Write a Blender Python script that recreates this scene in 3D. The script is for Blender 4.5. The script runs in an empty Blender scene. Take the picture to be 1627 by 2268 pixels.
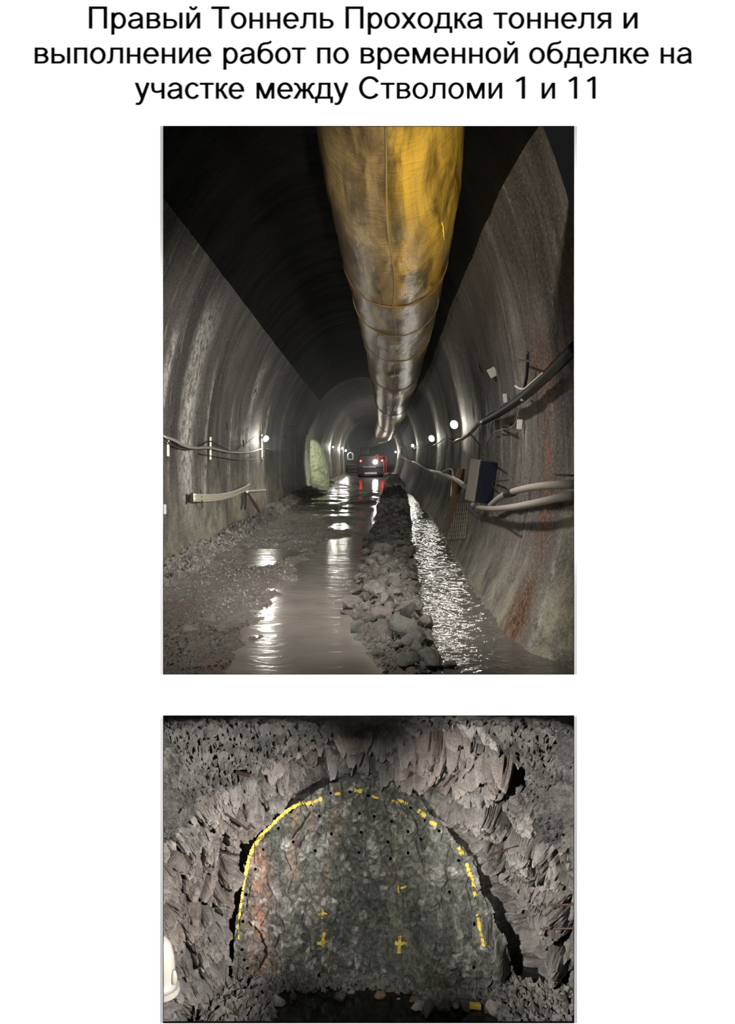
import bpy, math, random
import numpy as np
from mathutils import Vector, Matrix

# ------------------------------------------------------------------ camera, world, light, exposure
SC = bpy.context.scene
COL = SC.collection
F, HX, HY, H = 1824.0, 813.5, 1003.0, 1.65      # focal length in pixels, vanishing point of level lines, eye height
cam_data = bpy.data.cameras.new('camera')
cam = bpy.data.objects.new('camera', cam_data); COL.objects.link(cam)
cam.location = (0, 0, H); cam.rotation_euler = (math.pi/2, 0, 0)
cam_data.sensor_fit = 'HORIZONTAL'; cam_data.sensor_width = 36.0
cam_data.lens = 36.0*F/1627.0
cam_data.shift_x = 0.0
cam_data.shift_y = (HY-1134.0)/1627.0
cam_data.clip_end = 400
SC.camera = cam
SC.view_settings.view_transform = 'Standard'; SC.view_settings.look = 'None'
SC.view_settings.exposure = 0.0; SC.view_settings.gamma = 1.0
SC.view_settings.use_curve_mapping = False
wd = bpy.data.worlds.new('world'); SC.world = wd; wd.use_nodes = True
wd.node_tree.nodes['Background'].inputs[0].default_value = (0.6, 0.62, 0.65, 1)
wd.node_tree.nodes['Background'].inputs[1].default_value = 0.015
try:
    SC.cycles.use_denoising = True
    SC.cycles.sample_clamp_indirect = 4.0
    SC.cycles.max_bounces = 6
    SC.cycles.caustics_reflective = False; SC.cycles.caustics_refractive = False
except Exception:
    pass

def light(name, kind, loc, power, color=(1, 1, 1), target=None, parent=None, **kw):
    d = bpy.data.lights.new(name, kind); d.energy = power; d.color = color
    for k, v in kw.items(): setattr(d, k, v)
    o = bpy.data.objects.new(name, d); COL.objects.link(o); o.location = loc
    if target is not None:
        o.rotation_euler = (Vector(target)-Vector(loc)).to_track_quat('-Z', 'Y').to_euler()
    if parent is not None: o.parent = parent
    return o

# two added grazing suns whiten the exhibition wall; the wall's thickness keeps them out of the openings
for s in (-1, 1):
    a = math.radians(3.6)
    light('wall_fill', 'SUN', (s*30, 0, 4), 27.4, (1, 1, 1), target=(0, 30*math.tan(a), 4), angle=math.radians(0.5))
# added unseen spots that brighten both scenes, on both sides of the exhibition wall
WARM = (1.0, 0.93, 0.82); COOL = (0.93, 1.0, 0.93)
KEY = [
    # loc, target, W, colour, cone, radius
    # added fill from the viewer's side for tunnel ground, duct and lower face
    ((-0.5, -11.0, 1.7), (-0.5, 10.0, .6), 4200, (1.0, 0.94, 0.88), 20, .12),
    ((0.9, 0.5, 0.3), (0.45, 9.5, 4.2), 3600, (1.0, 0.93, 0.80), 29, .12),
    ((-0.5, -0.2, 2.0), (0.15, 14.0, -5.5), 6200, (1.0, 0.97, 0.90), 17.5, .12),
    # added fill: the first from the viewer's side, the rest hidden behind the wall
    ((3.0, -3.0, 2.3), (-2.8, 15.0, 1.7), 19500, (1.0, 0.96, 0.88), 23, .12),
    ((-1.25, 6.6, 4.4), (1.5, 9.6, .1), 900, (1.0, 0.95, 0.88), 75, .12),
    ((-1.0, 6.5, 4.45), (-.6, 8.6, 0), 480, (1.0, 0.95, 0.88), 95, .12),
    ((-1.95, 6.35, 1.6), (1.5, 7.6, .9), 90, (1.0, 0.95, 0.88), 80, .12),
]
for loc, tgt, w, c, cone, rad in KEY:
    light('fill_spot', 'SPOT', loc, w, c, target=tgt, spot_size=math.radians(cone), spot_blend=1.0, shadow_soft_size=rad)
# added unseen spots beside the lower heading, cross-aimed to bring out the rock relief
for loc, tgt, w, c, cone in [
        ((-1.95, 6.7, -2.2), (3.0, 12.4, -4.3), 7800, (1, .95, .90), 46),
        ((1.95, 6.7, -2.6), (-3.0, 12.4, -4.4), 9200, (1, .95, .90), 48)]:
    light('heading_spot', 'SPOT', loc, w, c, target=tgt, spot_size=math.radians(cone), spot_blend=1.0, shadow_soft_size=0.04)

# ------------------------------------------------------------------ small helpers
rng = np.random.default_rng(7)
R = random.Random(5)
def P(px, py, Y): return np.array(((px-HX)*Y/F, Y, H-(py-HY)*Y/F))
def G(px, py, z=0.0):
    Y = (H-z)*F/(py-HY); return np.array(((px-HX)*Y/F, Y, z))
def sstep(a, b, x):
    t = np.clip((x-a)/(b-a), 0, 1); return t*t*(3-2*t)

def hsh(ix, iy, iz, seed=0):
    h = (ix.astype(np.int64)*374761393 + iy.astype(np.int64)*668265263 + iz.astype(np.int64)*2147483647 + seed*974634777) & 0xFFFFFFFF
    h = ((h ^ (h >> 13))*1274126177) & 0xFFFFFFFF
    h = ((h ^ (h >> 16))*2246822519) & 0xFFFFFFFF
    return ((h ^ (h >> 15)) & 0xFFFFFF)/float(0x1000000)
def vnoise(p, seed=0):
    i = np.floor(p).astype(np.int64); f = p-i; f = f*f*(3-2*f); r = 0
    for dx in (0, 1):
        for dy in (0, 1):
            for dz in (0, 1):
                w = (f[:, 0] if dx else 1-f[:, 0])*(f[:, 1] if dy else 1-f[:, 1])*(f[:, 2] if dz else 1-f[:, 2])
                r = r + w*hsh(i[:, 0]+dx, i[:, 1]+dy, i[:, 2]+dz, seed)
    return r*2-1
def fbm(p, o=4, seed=0):
    r = 0; a = 1.0; t = 0
    for k in range(o):
        r = r + a*vnoise(p*2.0**k, seed+k*17); t += a; a *= 0.5
    return r/t
def voro(p, seed=0):
    i = np.floor(p).astype(np.int64); n = len(p)
    f1 = np.full(n, 9.0); f2 = np.full(n, 9.0); idv = np.zeros(n); cx = np.zeros((n, 3))
    for dx in (-1, 0, 1):
        for dy in (-1, 0, 1):
            for dz in (-1, 0, 1):
                c = i+np.array((dx, dy, dz))
                q = np.stack([hsh(c[:, 0], c[:, 1], c[:, 2], seed+k) for k in (1, 2, 3)], 1)+c
                d = np.sqrt(((q-p)**2).sum(1))
                v = hsh(c[:, 0], c[:, 1], c[:, 2], seed+9)
                m = d < f1
                f2 = np.where(m, f1, np.minimum(f2, d)); f1 = np.where(m, d, f1)
                idv = np.where(m, v, idv); cx = np.where(m[:, None], q, cx)
    return f1, f2, idv, cx

def setp(o, label=None, cat=None, group=None, kind=None):
    if label: o['label'] = label
    if cat: o['category'] = cat
    if group: o['group'] = group
    if kind: o['kind'] = kind
    return o
def link(name, me, mat=None, parent=None):
    o = bpy.data.objects.new(name, me); COL.objects.link(o)
    if mat is not None and not me.materials: me.materials.append(mat)
    if parent is not None:
        o.parent = parent
        o.matrix_parent_inverse = Matrix.Translation(-Vector(parent.location)) if parent.type == 'EMPTY' or True else Matrix()
    return o
def empty(name, loc, label=None, cat=None, group=None):
    o = bpy.data.objects.new(name, None); COL.objects.link(o); o.location = tuple(loc); o.empty_display_size = 0.2
    return setp(o, label, cat, group)
class MB:
    def __init__(s): s.v = []; s.f = []; s.uv = None
    def add(s, v, f):
        b = len(s.v); s.v.extend(tuple(map(float, q)) for q in v); s.f.extend(tuple(b+i for i in q) for q in f); return s
    def box(s, c, d, rot=None, bev=0.0):
        c = np.array(c, float); h = np.array(d, float)/2
        if bev <= 0:
            v = [np.array((x, y, z))*h for x in (-1, 1) for y in (-1, 1) for z in (-1, 1)]
            f = [(0, 1, 3, 2), (4, 6, 7, 5), (0, 4, 5, 1), (2, 3, 7, 6), (0, 2, 6, 4), (1, 5, 7, 3)]
        else:
            b = min(bev, h.min()*0.9); v = []; key = {}
            for x in (-1, 1):
                for y in (-1, 1):
                    for z in (-1, 1):
                        for ax in range(3):
                            q = np.array((x, y, z))*(h-b); q[ax] = np.array((x, y, z))[ax]*h[ax]
                            key[(x, y, z, ax)] = len(v); v.append(q)
            f = []
            for ax in range(3):
                a1, a2 = [k for k in range(3) if k != ax]
                for sg in (-1, 1):
                    l = []
                    for u, w in ((-1, -1), (1, -1), (1, 1), (-1, 1)):
                        t = [0, 0, 0]; t[ax] = sg; t[a1] = u; t[a2] = w; l.append(key[(t[0], t[1], t[2], ax)])
                    f.append(tuple(l if (sg > 0) == (ax != 1) else l[::-1]))
            for ax in range(3):
                a1, a2 = [k for k in range(3) if k != ax]
                for u in (-1, 1):
                    for w in (-1, 1):
                        t = [0, 0, 0]; t[a1] = u; t[a2] = w
                        l = []
                        t[ax] = -1; l += [key[tuple(t)+(a1,)], key[tuple(t)+(a2,)]]
                        t[ax] = 1; l += [key[tuple(t)+(a2,)], key[tuple(t)+(a1,)]]
                        f.append(tuple(l))
            for x in (-1, 1):
                for y in (-1, 1):
                    for z in (-1, 1): f.append(tuple(key[(x, y, z, a)] for a in range(3)))
        if rot is not None: v = [rot @ q for q in v]
        return s.add([q+c for q in v], f)
    def tube(s, pts, r, n=8, cap=True, flat=1.0):
        pts = [np.array(p, float) for p in pts]; m = len(pts)
        rr = [r]*m if np.isscalar(r) else list(r)
        T = [pts[min(i+1, m-1)]-pts[max(i-1, 0)] for i in range(m)]
        T = [t/(np.linalg.norm(t)+1e-9) for t in T]
        u = np.cross(T[0], (0, 0, 1.0))
        if np.linalg.norm(u) < 1e-3: u = np.cross(T[0], (0, 1.0, 0))
        u /= np.linalg.norm(u); V = []
        for i in range(m):
            u = u-T[i]*np.dot(u, T[i]); u /= np.linalg.norm(u)+1e-9; w = np.cross(T[i], u)
            for k in range(n):
                a = 2*math.pi*k/n; V.append(pts[i]+rr[i]*(u*math.cos(a)+w*math.sin(a)*flat))
        Fc = [(i*n+k, i*n+(k+1) % n, (i+1)*n+(k+1) % n, (i+1)*n+k) for i in range(m-1) for k in range(n)]
        if cap: Fc += [tuple(range(n))[::-1], tuple((m-1)*n+k for k in range(n))]
        return s.add(V, Fc)
    def build(s, name, mat=None, parent=None, smooth=False):
        me = bpy.data.meshes.new(name); me.from_pydata(s.v, [], s.f); me.update()
        if smooth: me.polygons.foreach_set('use_smooth', np.ones(len(me.polygons), bool))
        return link(name, me, mat, parent)
def npmesh(name, V, Q, mat=None, parent=None, smooth=True, attrs=None, uv=None):
    """mesh from arrays: V (n,3), Q (m,4) or (m,3)"""
    V = np.asarray(V, np.float32); Q = np.asarray(Q, np.int32); k = Q.shape[1]
    me = bpy.data.meshes.new(name)
    me.vertices.add(len(V)); me.vertices.foreach_set('co', V.ravel())
    me.loops.add(Q.size); me.loops.foreach_set('vertex_index', Q.ravel())
    me.polygons.add(len(Q)); me.polygons.foreach_set('loop_start', np.arange(0, Q.size, k, dtype=np.int32))
    me.polygons.foreach_set('use_smooth', np.full(len(Q), smooth))
    if attrs:
        for an, av in attrs.items():
            av = np.asarray(av, np.float32)
            if av.ndim == 1: av = np.stack([av, av, av, np.ones_like(av)], 1)
            elif av.shape[1] == 3: av = np.concatenate([av, np.ones((len(av), 1), np.float32)], 1)
            a = me.color_attributes.new(an, 'FLOAT_COLOR', 'POINT'); a.data.foreach_set('color', av.astype(np.float32).ravel())
    if uv is not None:
        l = me.uv_layers.new(name='UVMap'); l.data.foreach_set('uv', np.asarray(uv, np.float32)[Q.ravel()].ravel())
    me.update(calc_edges=True); me.validate()
    return link(name, me, mat, parent)
def gridq(nu, nv):
    i = np.arange(nu-1)[:, None]*nv+np.arange(nv-1)[None, :]
    return np.stack([i, i+nv, i+nv+1, i+1], -1).reshape(-1, 4)

# ------------------------------------------------------------------ materials
class NT:
    def __init__(s, name):
        s.m = bpy.data.materials.new(name); s.m.use_nodes = True; s.t = s.m.node_tree
        s.b = s.t.nodes['Principled BSDF']
    def n(s, t, ins=None, **kw):
        q = s.t.nodes.new(t)
        for k, v in kw.items(): setattr(q, k, v)
        for k, v in (ins or {}).items(): s.put(q.inputs[k], v)
        return q
    def put(s, sock, v):
        if hasattr(v, 'is_output'): s.t.links.new(v, sock)
        elif isinstance(v, tuple) and len(v) == 3 and sock.type == 'RGBA': sock.default_value = (*v, 1)
        else: sock.default_value = v
    def mix(s, f, a, b, mode='MIX'):
        q = s.n('ShaderNodeMix', data_type='RGBA', blend_type=mode)
        s.put(q.inputs[0], f); s.put(q.inputs[6], a); s.put(q.inputs[7], b); return q.outputs[2]
    def math(s, op, a, b=0.0):
        q = s.n('ShaderNodeMath', operation=op); s.put(q.inputs[0], a); s.put(q.inputs[1], b); return q.outputs[0]
    def noise(s, vec, scale, detail=4, rough=.55, dist=0):
        return s.n('ShaderNodeTexNoise', {'Vector': vec, 'Scale': scale, 'Detail': detail, 'Roughness': rough, 'Distortion': dist}).outputs[0]
    def ramp(s, f, a, b):
        q = s.n('ShaderNodeMapRange', {'Value': f, 'From Min': a, 'From Max': b}, interpolation_type='SMOOTHSTEP'); return q.outputs[0]
    def mapv(s, vec, sc): return s.n('ShaderNodeMapping', {'Vector': vec, 'Scale': sc}).outputs[0]
    def pos(s): return s.n('ShaderNodeNewGeometry').outputs['Position']
    def obj(s): return s.n('ShaderNodeTexCoord').outputs['Object']
    def uv(s): return s.n('ShaderNodeTexCoord').outputs['UV']
    def attr(s, nm): return s.n('ShaderNodeVertexColor', layer_name=nm).outputs[0]
    def bump(s, h, st, dist=0.02):
        q = s.n('ShaderNodeBump', {'Height': h, 'Strength': st, 'Distance': dist}); s.t.links.new(q.outputs[0], s.b.inputs['Normal'])
    def set(s, **kw):
        names = dict(col='Base Color', rough='Roughness', metal='Metallic', spec='Specular IOR Level', emit='Emission Color', est='Emission Strength', coat='Coat Weight', alpha='Alpha')
        for k, v in kw.items(): s.put(s.b.inputs[names[k]], v)
        return s.m
def simple(name, col, rough=.7, metal=0., vary=.25, scale=14., spec=.5, bump=0.):
    t = NT(name); n = t.noise(t.obj(), scale, 5)
    c = t.mix(n, tuple(x*(1-vary) for x in col), tuple(min(1, x*(1+vary)) for x in col))
    if bump: t.bump(t.noise(t.obj(), scale*4, 5), bump, .01)
    return t.set(col=c, rough=rough, metal=metal, spec=spec)
def emitter(name, col, st):
    t = NT(name); return t.set(col=(.8, .8, .8), emit=col, est=st)

M = {}
t = NT('white_paint'); M['wall'] = t.set(col=(.93, .93, .93), rough=1.0, spec=0.0)
t = NT('black_print'); M['ink'] = t.set(col=(.002, .002, .002), rough=1.0, spec=0.0)
M['reveal'] = simple('black_reveal', (.006, .006, .006), 1.0, spec=0.0)

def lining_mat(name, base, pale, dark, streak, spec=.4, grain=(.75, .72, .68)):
    t = NT(name); uv = t.uv()
    s1 = t.noise(t.mapv(uv, (1.2, .34, 1)), 1.5, 5, .62, 1.3)
    s2 = t.noise(t.mapv(uv, (3.4, .42, 1)), 1.2, 5, .64, 1.2)
    gr = t.noise(t.pos(), 34, 6, .75); lo = t.noise(t.pos(), 1.1, 4)
    c = t.mix(t.ramp(lo, .3, .7), base, tuple(x*1.25 for x in base))
    s0 = t.noise(t.mapv(uv, (.62, .17, 1)), 1.5, 4, .6, 1.0)
    c = t.mix(t.ramp(s0, .36, .52), tuple(x*.45 for x in base), c)
    c = t.mix(t.ramp(s0, .55, .70), c, tuple(x*1.9 for x in base))
    c = t.mix(t.math('MULTIPLY', t.ramp(s1, .47, .36), .85), c, dark)
    st = t.math('MULTIPLY', t.ramp(s2, .54, .66), streak)
    st = t.math('MULTIPLY', st, t.ramp(t.noise(t.mapv(uv, (.6, .3, 1)), 1.5, 3), .42, .58))
    st = t.math('MULTIPLY', st, t.ramp(t.noise(t.mapv(t.pos(), (7, 5, 5)), 1.0, 6, .7), .40, .62))
    c = t.mix(st, c, pale)
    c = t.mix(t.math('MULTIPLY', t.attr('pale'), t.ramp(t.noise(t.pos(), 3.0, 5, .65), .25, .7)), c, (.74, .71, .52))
    c = t.mix(t.attr('rust'), c, t.mix(t.ramp(t.noise(t.pos(), 30, 4), .35, .65), (.30, .13, .06), (.06, .035, .025)))
    eb = t.math('MULTIPLY', t.attr('efflo'), t.ramp(t.noise(t.mapv(t.pos(), (14, 8, 7)), 1.0, 6, .72), .36, .60))
    c = t.mix(eb, c, (.84, .82, .78))
    c = t.mix(t.math('MULTIPLY', t.ramp(gr, .48, .66), .75), c, t.mix(.5, c, (.02, .02, .02)))
    c = t.mix(t.math('MULTIPLY', t.ramp(gr, .50, .34), .55), c, t.mix(.5, c, grain))
    h = t.math('ADD', t.math('MULTIPLY', gr, .5), t.math('ADD', t.noise(t.pos(), 18, 5, .65), t.math('MULTIPLY', s2, .8)))
    t.bump(h, 1.0, .06)
    return t.set(col=c, rough=t.n('ShaderNodeMapRange', {'Value': s1, 'To Min': .45, 'To Max': .9}).outputs[0], spec=spec)
M['lining'] = lining_mat('sprayed_concrete', (.135, .12, .108), (.52, .49, .46), (.045, .038, .034), .65)
M['crown'] = lining_mat('dark_wet_unlit_concrete', (.008, .0075, .0075), (.03, .03, .03), (.004, .004, .004), .4, .06, (.012, .012, .012))  # dark wet crown, blackened further to stand for its lack of light

t = NT('wet_mud'); p = t.pos()
g1 = t.noise(p, 42, 6, .7); lo = t.noise(p, 1.3, 4)
c = t.mix(t.ramp(g1, .3, .72), (.11, .10, .088), (.32, .30, .265))
c = t.mix(t.math('MULTIPLY', t.ramp(lo, .5, .65), .45), c, (.24, .155, .125))
t.bump(t.math('ADD', g1, t.noise(p, 14, 5, .65)), .9, .03)
M['mud'] = t.set(col=c, rough=t.n('ShaderNodeMapRange', {'Value': t.noise(p, 3, 4), 'From Min': .35, 'From Max': .65, 'To Min': .28, 'To Max': .8}).outputs[0])
def water(name, col, bumpst, sc, rough, dist=.03):
    t = NT(name); p = t.pos()
    w = t.noise(t.mapv(p, (sc*.55, sc, 1)), 1.0, 3, .55, .8)
    w2 = t.noise(t.mapv(p, (sc*.2, sc*.25, 1)), 1.0, 3, .5, .3)
    t.bump(t.math('ADD', w, t.math('MULTIPLY', w2, 1.5)), bumpst, dist)
    c = t.mix(t.ramp(t.noise(p, 1.4, 4), .3, .7), tuple(x*.85 for x in col), tuple(x*1.12 for x in col))
    return t.set(col=c, rough=rough, spec=.5)
M['water'] = water('muddy_water', (.25, .23, .20), .22, 6, .16)
M['ditch'] = water('ditch_water', (.115, .11, .098), .35, 15, .05, .03)
t = NT('sump_water'); M['sump'] = t.set(col=(.012, .013, .011), rough=.10)

def stone_mat(name, a, b, tint, rough=.75, wet=.45, sc=3.0):
    t = NT(name); o = t.n('ShaderNodeObjectInfo').outputs['Random']; p = t.obj()
    g = t.noise(p, sc, 7, .68)
    c = t.mix(t.ramp(g, .3, .7), a, b); c = t.mix(t.math('MULTIPLY', o, .6), c, tint)
    c = t.mix(t.ramp(t.noise(p, 1.3, 3), .55, .72), c, tuple(x*.5 for x in a))
    t.bump(t.noise(p, 7, 6, .7), .5, .05)
    return t.set(col=c, rough=t.n('ShaderNodeMapRange', {'Value': g, 'To Min': wet, 'To Max': rough}).outputs[0])
M['stone'] = stone_mat('wet_grey_stone', (.07, .066, .06), (.18, .17, .155), (.12, .105, .10))
M['chips'] = stone_mat('stone_chips', (.05, .047, .043), (.27, .255, .23), (.14, .13, .12), .8, .5, 16.0)
M['stone_green'] = stone_mat('greenish_stone', (.07, .073, .062), (.185, .19, .16), (.14, .145, .125))
M['stone_rust'] = stone_mat('rusty_stone', (.20, .12, .07), (.34, .22, .14), (.25, .2, .15))
M['stone_pale'] = stone_mat('pale_stone', (.30, .28, .26), (.52, .49, .46), (.42, .38, .35), .85, .6)

t = NT('duct_fabric'); uv = t.uv()
dg = t.n('ShaderNodeMapping', {'Vector': uv, 'Rotation': (0, 0, .62), 'Scale': (.55, 2.6, 1)}).outputs[0]
br = t.noise(dg, 1.3, 6, .66, .7)
fine = t.noise(t.n('ShaderNodeMapping', {'Vector': uv, 'Rotation': (0, 0, .55), 'Scale': (1.2, 11, 1)}).outputs[0], 2.2, 5, .65, .6)
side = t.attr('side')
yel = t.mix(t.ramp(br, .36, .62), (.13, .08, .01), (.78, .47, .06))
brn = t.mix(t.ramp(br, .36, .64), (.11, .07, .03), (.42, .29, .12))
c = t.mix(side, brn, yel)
c = t.mix(t.math('MULTIPLY', t.ramp(fine, .52, .72), .35), c, (.58, .43, .16))
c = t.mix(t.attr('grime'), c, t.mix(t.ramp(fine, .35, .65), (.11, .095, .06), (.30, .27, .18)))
t.bump(t.math('ADD', t.noise(t.mapv(uv, (5, 2.0, 1)), 2.6, 5, .6, 1.2), t.math('MULTIPLY', fine, .3)), .35, .05)
M['duct'] = t.set(col=c, rough=.34, spec=.5)
M['seam'] = simple('duct_seam', (.34, .24, .09), .6)
M['seam_red'] = simple('duct_ring_seam', (.26, .10, .03), .5)
M['cable_black'] = simple('black_cable', (.014, .0135, .013), .5)
M['cable_grey'] = simple('dusty_cable', (.30, .27, .24), .75, scale=30)
M['cable_pale'] = simple('pale_cable', (.42, .39, .36), .6)
M['pipe'] = simple('cream_plastic_pipe', (.72, .69, .56), .5)
M['steel'] = simple('dark_steel', (.035, .03, .028), .55, .6)
M['rod'] = simple('rusty_rod', (.05, .03, .022), .7, .3)
M['blue'] = simple('navy_panel', (.006, .008, .02), .45, vary=.4)
M['greybox'] = simple('dusty_grey_box', (.16, .145, .13), .85, scale=25, bump=.3)
M['wood'] = simple('muddy_timber', (.16, .10, .055), .8, scale=10, bump=.4)
M['net'] = simple('net_cloth', (.40, .39, .29), .85)
M['tag'] = simple('pale_tag', (.42, .41, .38), .7)
M['lamp_body'] = simple('lamp_housing', (.10, .10, .10), .5)
M['lamp_glow'] = emitter('lamp_glow', (1.0, .97, .88), 60)
M['lamp_bright'] = emitter('bright_lamp_glow', (1.0, .98, .9), 12)
M['lamp_far'] = emitter('far_lamp_glow', (1.0, .95, .82), 9)
M['red_glow'] = emitter('tail_lamp_glow', (1.0, .03, .02), 9)
M['work_glow'] = emitter('reverse_lamp_glow', (1.0, .97, .92), 60)
M['truck'] = simple('dusty_truck_paint', (.018, .016, .018), .6, vary=.4)
M['truck_red'] = simple('red_steel', (.35, .03, .025), .5)
M['tyre'] = simple('tyre_rubber', (.015, .015, .015), .9)
M['glass'] = simple('cab_glass', (.02, .022, .02), .5)
M['plate'] = simple('plate_metal', (.5, .48, .45), .6)
M['white_plastic'] = simple('white_plastic', (.22, .215, .19), .35, vary=.06)

# ------------------------------------------------------------------ exhibition wall with its two openings
WY, WT = 5.85, 0.25
def rect(x0, y0, x1, y1, Y):
    a, b = P(x0, y0, Y), P(x1, y1, Y); return a[0], b[0], b[2], a[2]   # xmin xmax zmin zmax
OP = [rect(361, 279, 1271, 1494, WY), rect(361, 1584.5, 1271, 2266, WY)]
def build_wall():
    X0, X1, Z0, Z1 = -3.6, 3.6, -4.6, 5.4
    m = MB()
    xs = [X0, OP[0][0], OP[0][1], X1]; zs = [Z0, OP[1][2], OP[1][3], OP[0][2], OP[0][3], Z1]
    V = [(x, WY, z) for z in zs for x in xs]
    Fq = [(r*4+c, r*4+c+1, r*4+c+5, r*4+c+4) for r in range(5) for c in range(3) if not (c == 1 and r in (1, 3))]
    m.add(V, Fq)
    return m.build('wall_front', M['wall'])
setp(build_wall(), kind='structure')
for i, (x0, x1, z0, z1) in enumerate(OP):
    # unseen flared embrasure, added to stop the grazing suns entering the opening
    m = MB(); e = WT
    fr = [(x0, WY, z0), (x1, WY, z0), (x1, WY, z1), (x0, WY, z1)]
    fl = (.32, .42) if i == 0 else (.75, .02)
    bk = [(x0-.4*e, WY+e, z0-fl[0]*e-.02), (x1+.4*e, WY+e, z0-fl[0]*e-.02), (x1+.4*e, WY+e, z1+(.5*e if i == 0 else .02)), (x0-.4*e, WY+e, z1+(.5*e if i == 0 else .02))]
    m.add(fr+bk, [(k, (k+1) % 4, 4+(k+1) % 4, 4+k) for k in range(4)])
    # unseen back flange, added to seal the gap to the rock against stray light
    g = 3.0
    B = [(x0-g, WY+e, z0-g), (x1+g, WY+e, z0-g), (x1+g, WY+e, z1+g), (x0-g, WY+e, z1+g)]
    if i == 0: B = [(a, b, max(c, -.16)) for a, b, c in B]
    else: B = [(a, b, min(c, -.17)) for a, b, c in B]
    m.add(bk+B, [(k, (k+1) % 4, 4+(k+1) % 4, 4+k) for k in range(4)])
    setp(m.build('trim_%d' % (i+1), M['reveal']), kind='structure')
    # thin black keyline round the opening
    m = MB(); w = .0045; wb = w if i == 0 else .013
    y = WY-.0008
    m.box(((x0+x1)/2, y, z1-w/2), (x1-x0, .001, w)); m.box(((x0+x1)/2, y, z0+wb/2), (x1-x0, .001, wb))
    m.box((x0+w/2, y, (z0+z1)/2), (w, .001, z1-z0-w-wb)); m.box((x1-w/2, y, (z0+z1)/2), (w, .001, z1-z0-w-wb))
    setp(m.build('trim_%d' % (i+3), M['ink']), kind='structure')

# ------------------------------------------------------------------ heading lettering
def arc(cx, cy, rx, ry, wx, wy, a0=0, a1=360, n=None):
    n = n or max(6, int(abs(a1-a0)/9)); L = []
    for k in range(n):
        q = []
        for a, s in ((a0+(a1-a0)*k/n, 0), (a0+(a1-a0)*(k+1)/n, 0), (a0+(a1-a0)*(k+1)/n, 1), (a0+(a1-a0)*k/n, 1)):
            c, sn = math.cos(math.radians(a)), math.sin(math.radians(a))
            q.append((cx+(rx-wx*s)*c, cy+(ry-wy*s)*sn))
        L.append(q)
    return L
def bar(x0, y0, x1, y1): return [[(x0, y0), (x1, y0), (x1, y1), (x0, y1)]]
def pg(*p): return [list(p)]
def stroke(pts, w):
    n = len(pts); ws = [w]*n if np.isscalar(w) else w; L = []; R_ = []
    for i, p in enumerate(pts):
        a = np.array(pts[max(i-1, 0)], float); b = np.array(pts[min(i+1, n-1)], float); d = b-a; d /= np.linalg.norm(d)
        nrm = np.array((-d[1], d[0]))*ws[i]/2; L.append(tuple(np.array(p)+nrm)); R_.append(tuple(np.array(p)-nrm))
    return [[L[i], L[i+1], R_[i+1], R_[i]] for i in range(n-1)]
ee = bar(66, 0, 154, 519)
soft = bar(66, 0, 310, 72)+bar(66, 242, 310, 314)+arc(308, 157, 180, 157, 88, 72, -90, 90)
arms = stroke([(170, 268), (222, 290), (262, 340), (300, 420), (345, 470), (395, 482), (430, 480)], [70, 74, 76, 76, 76, 76, 76])+pg((175, 300), (255, 318), (450, 0), (344, 0))
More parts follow.
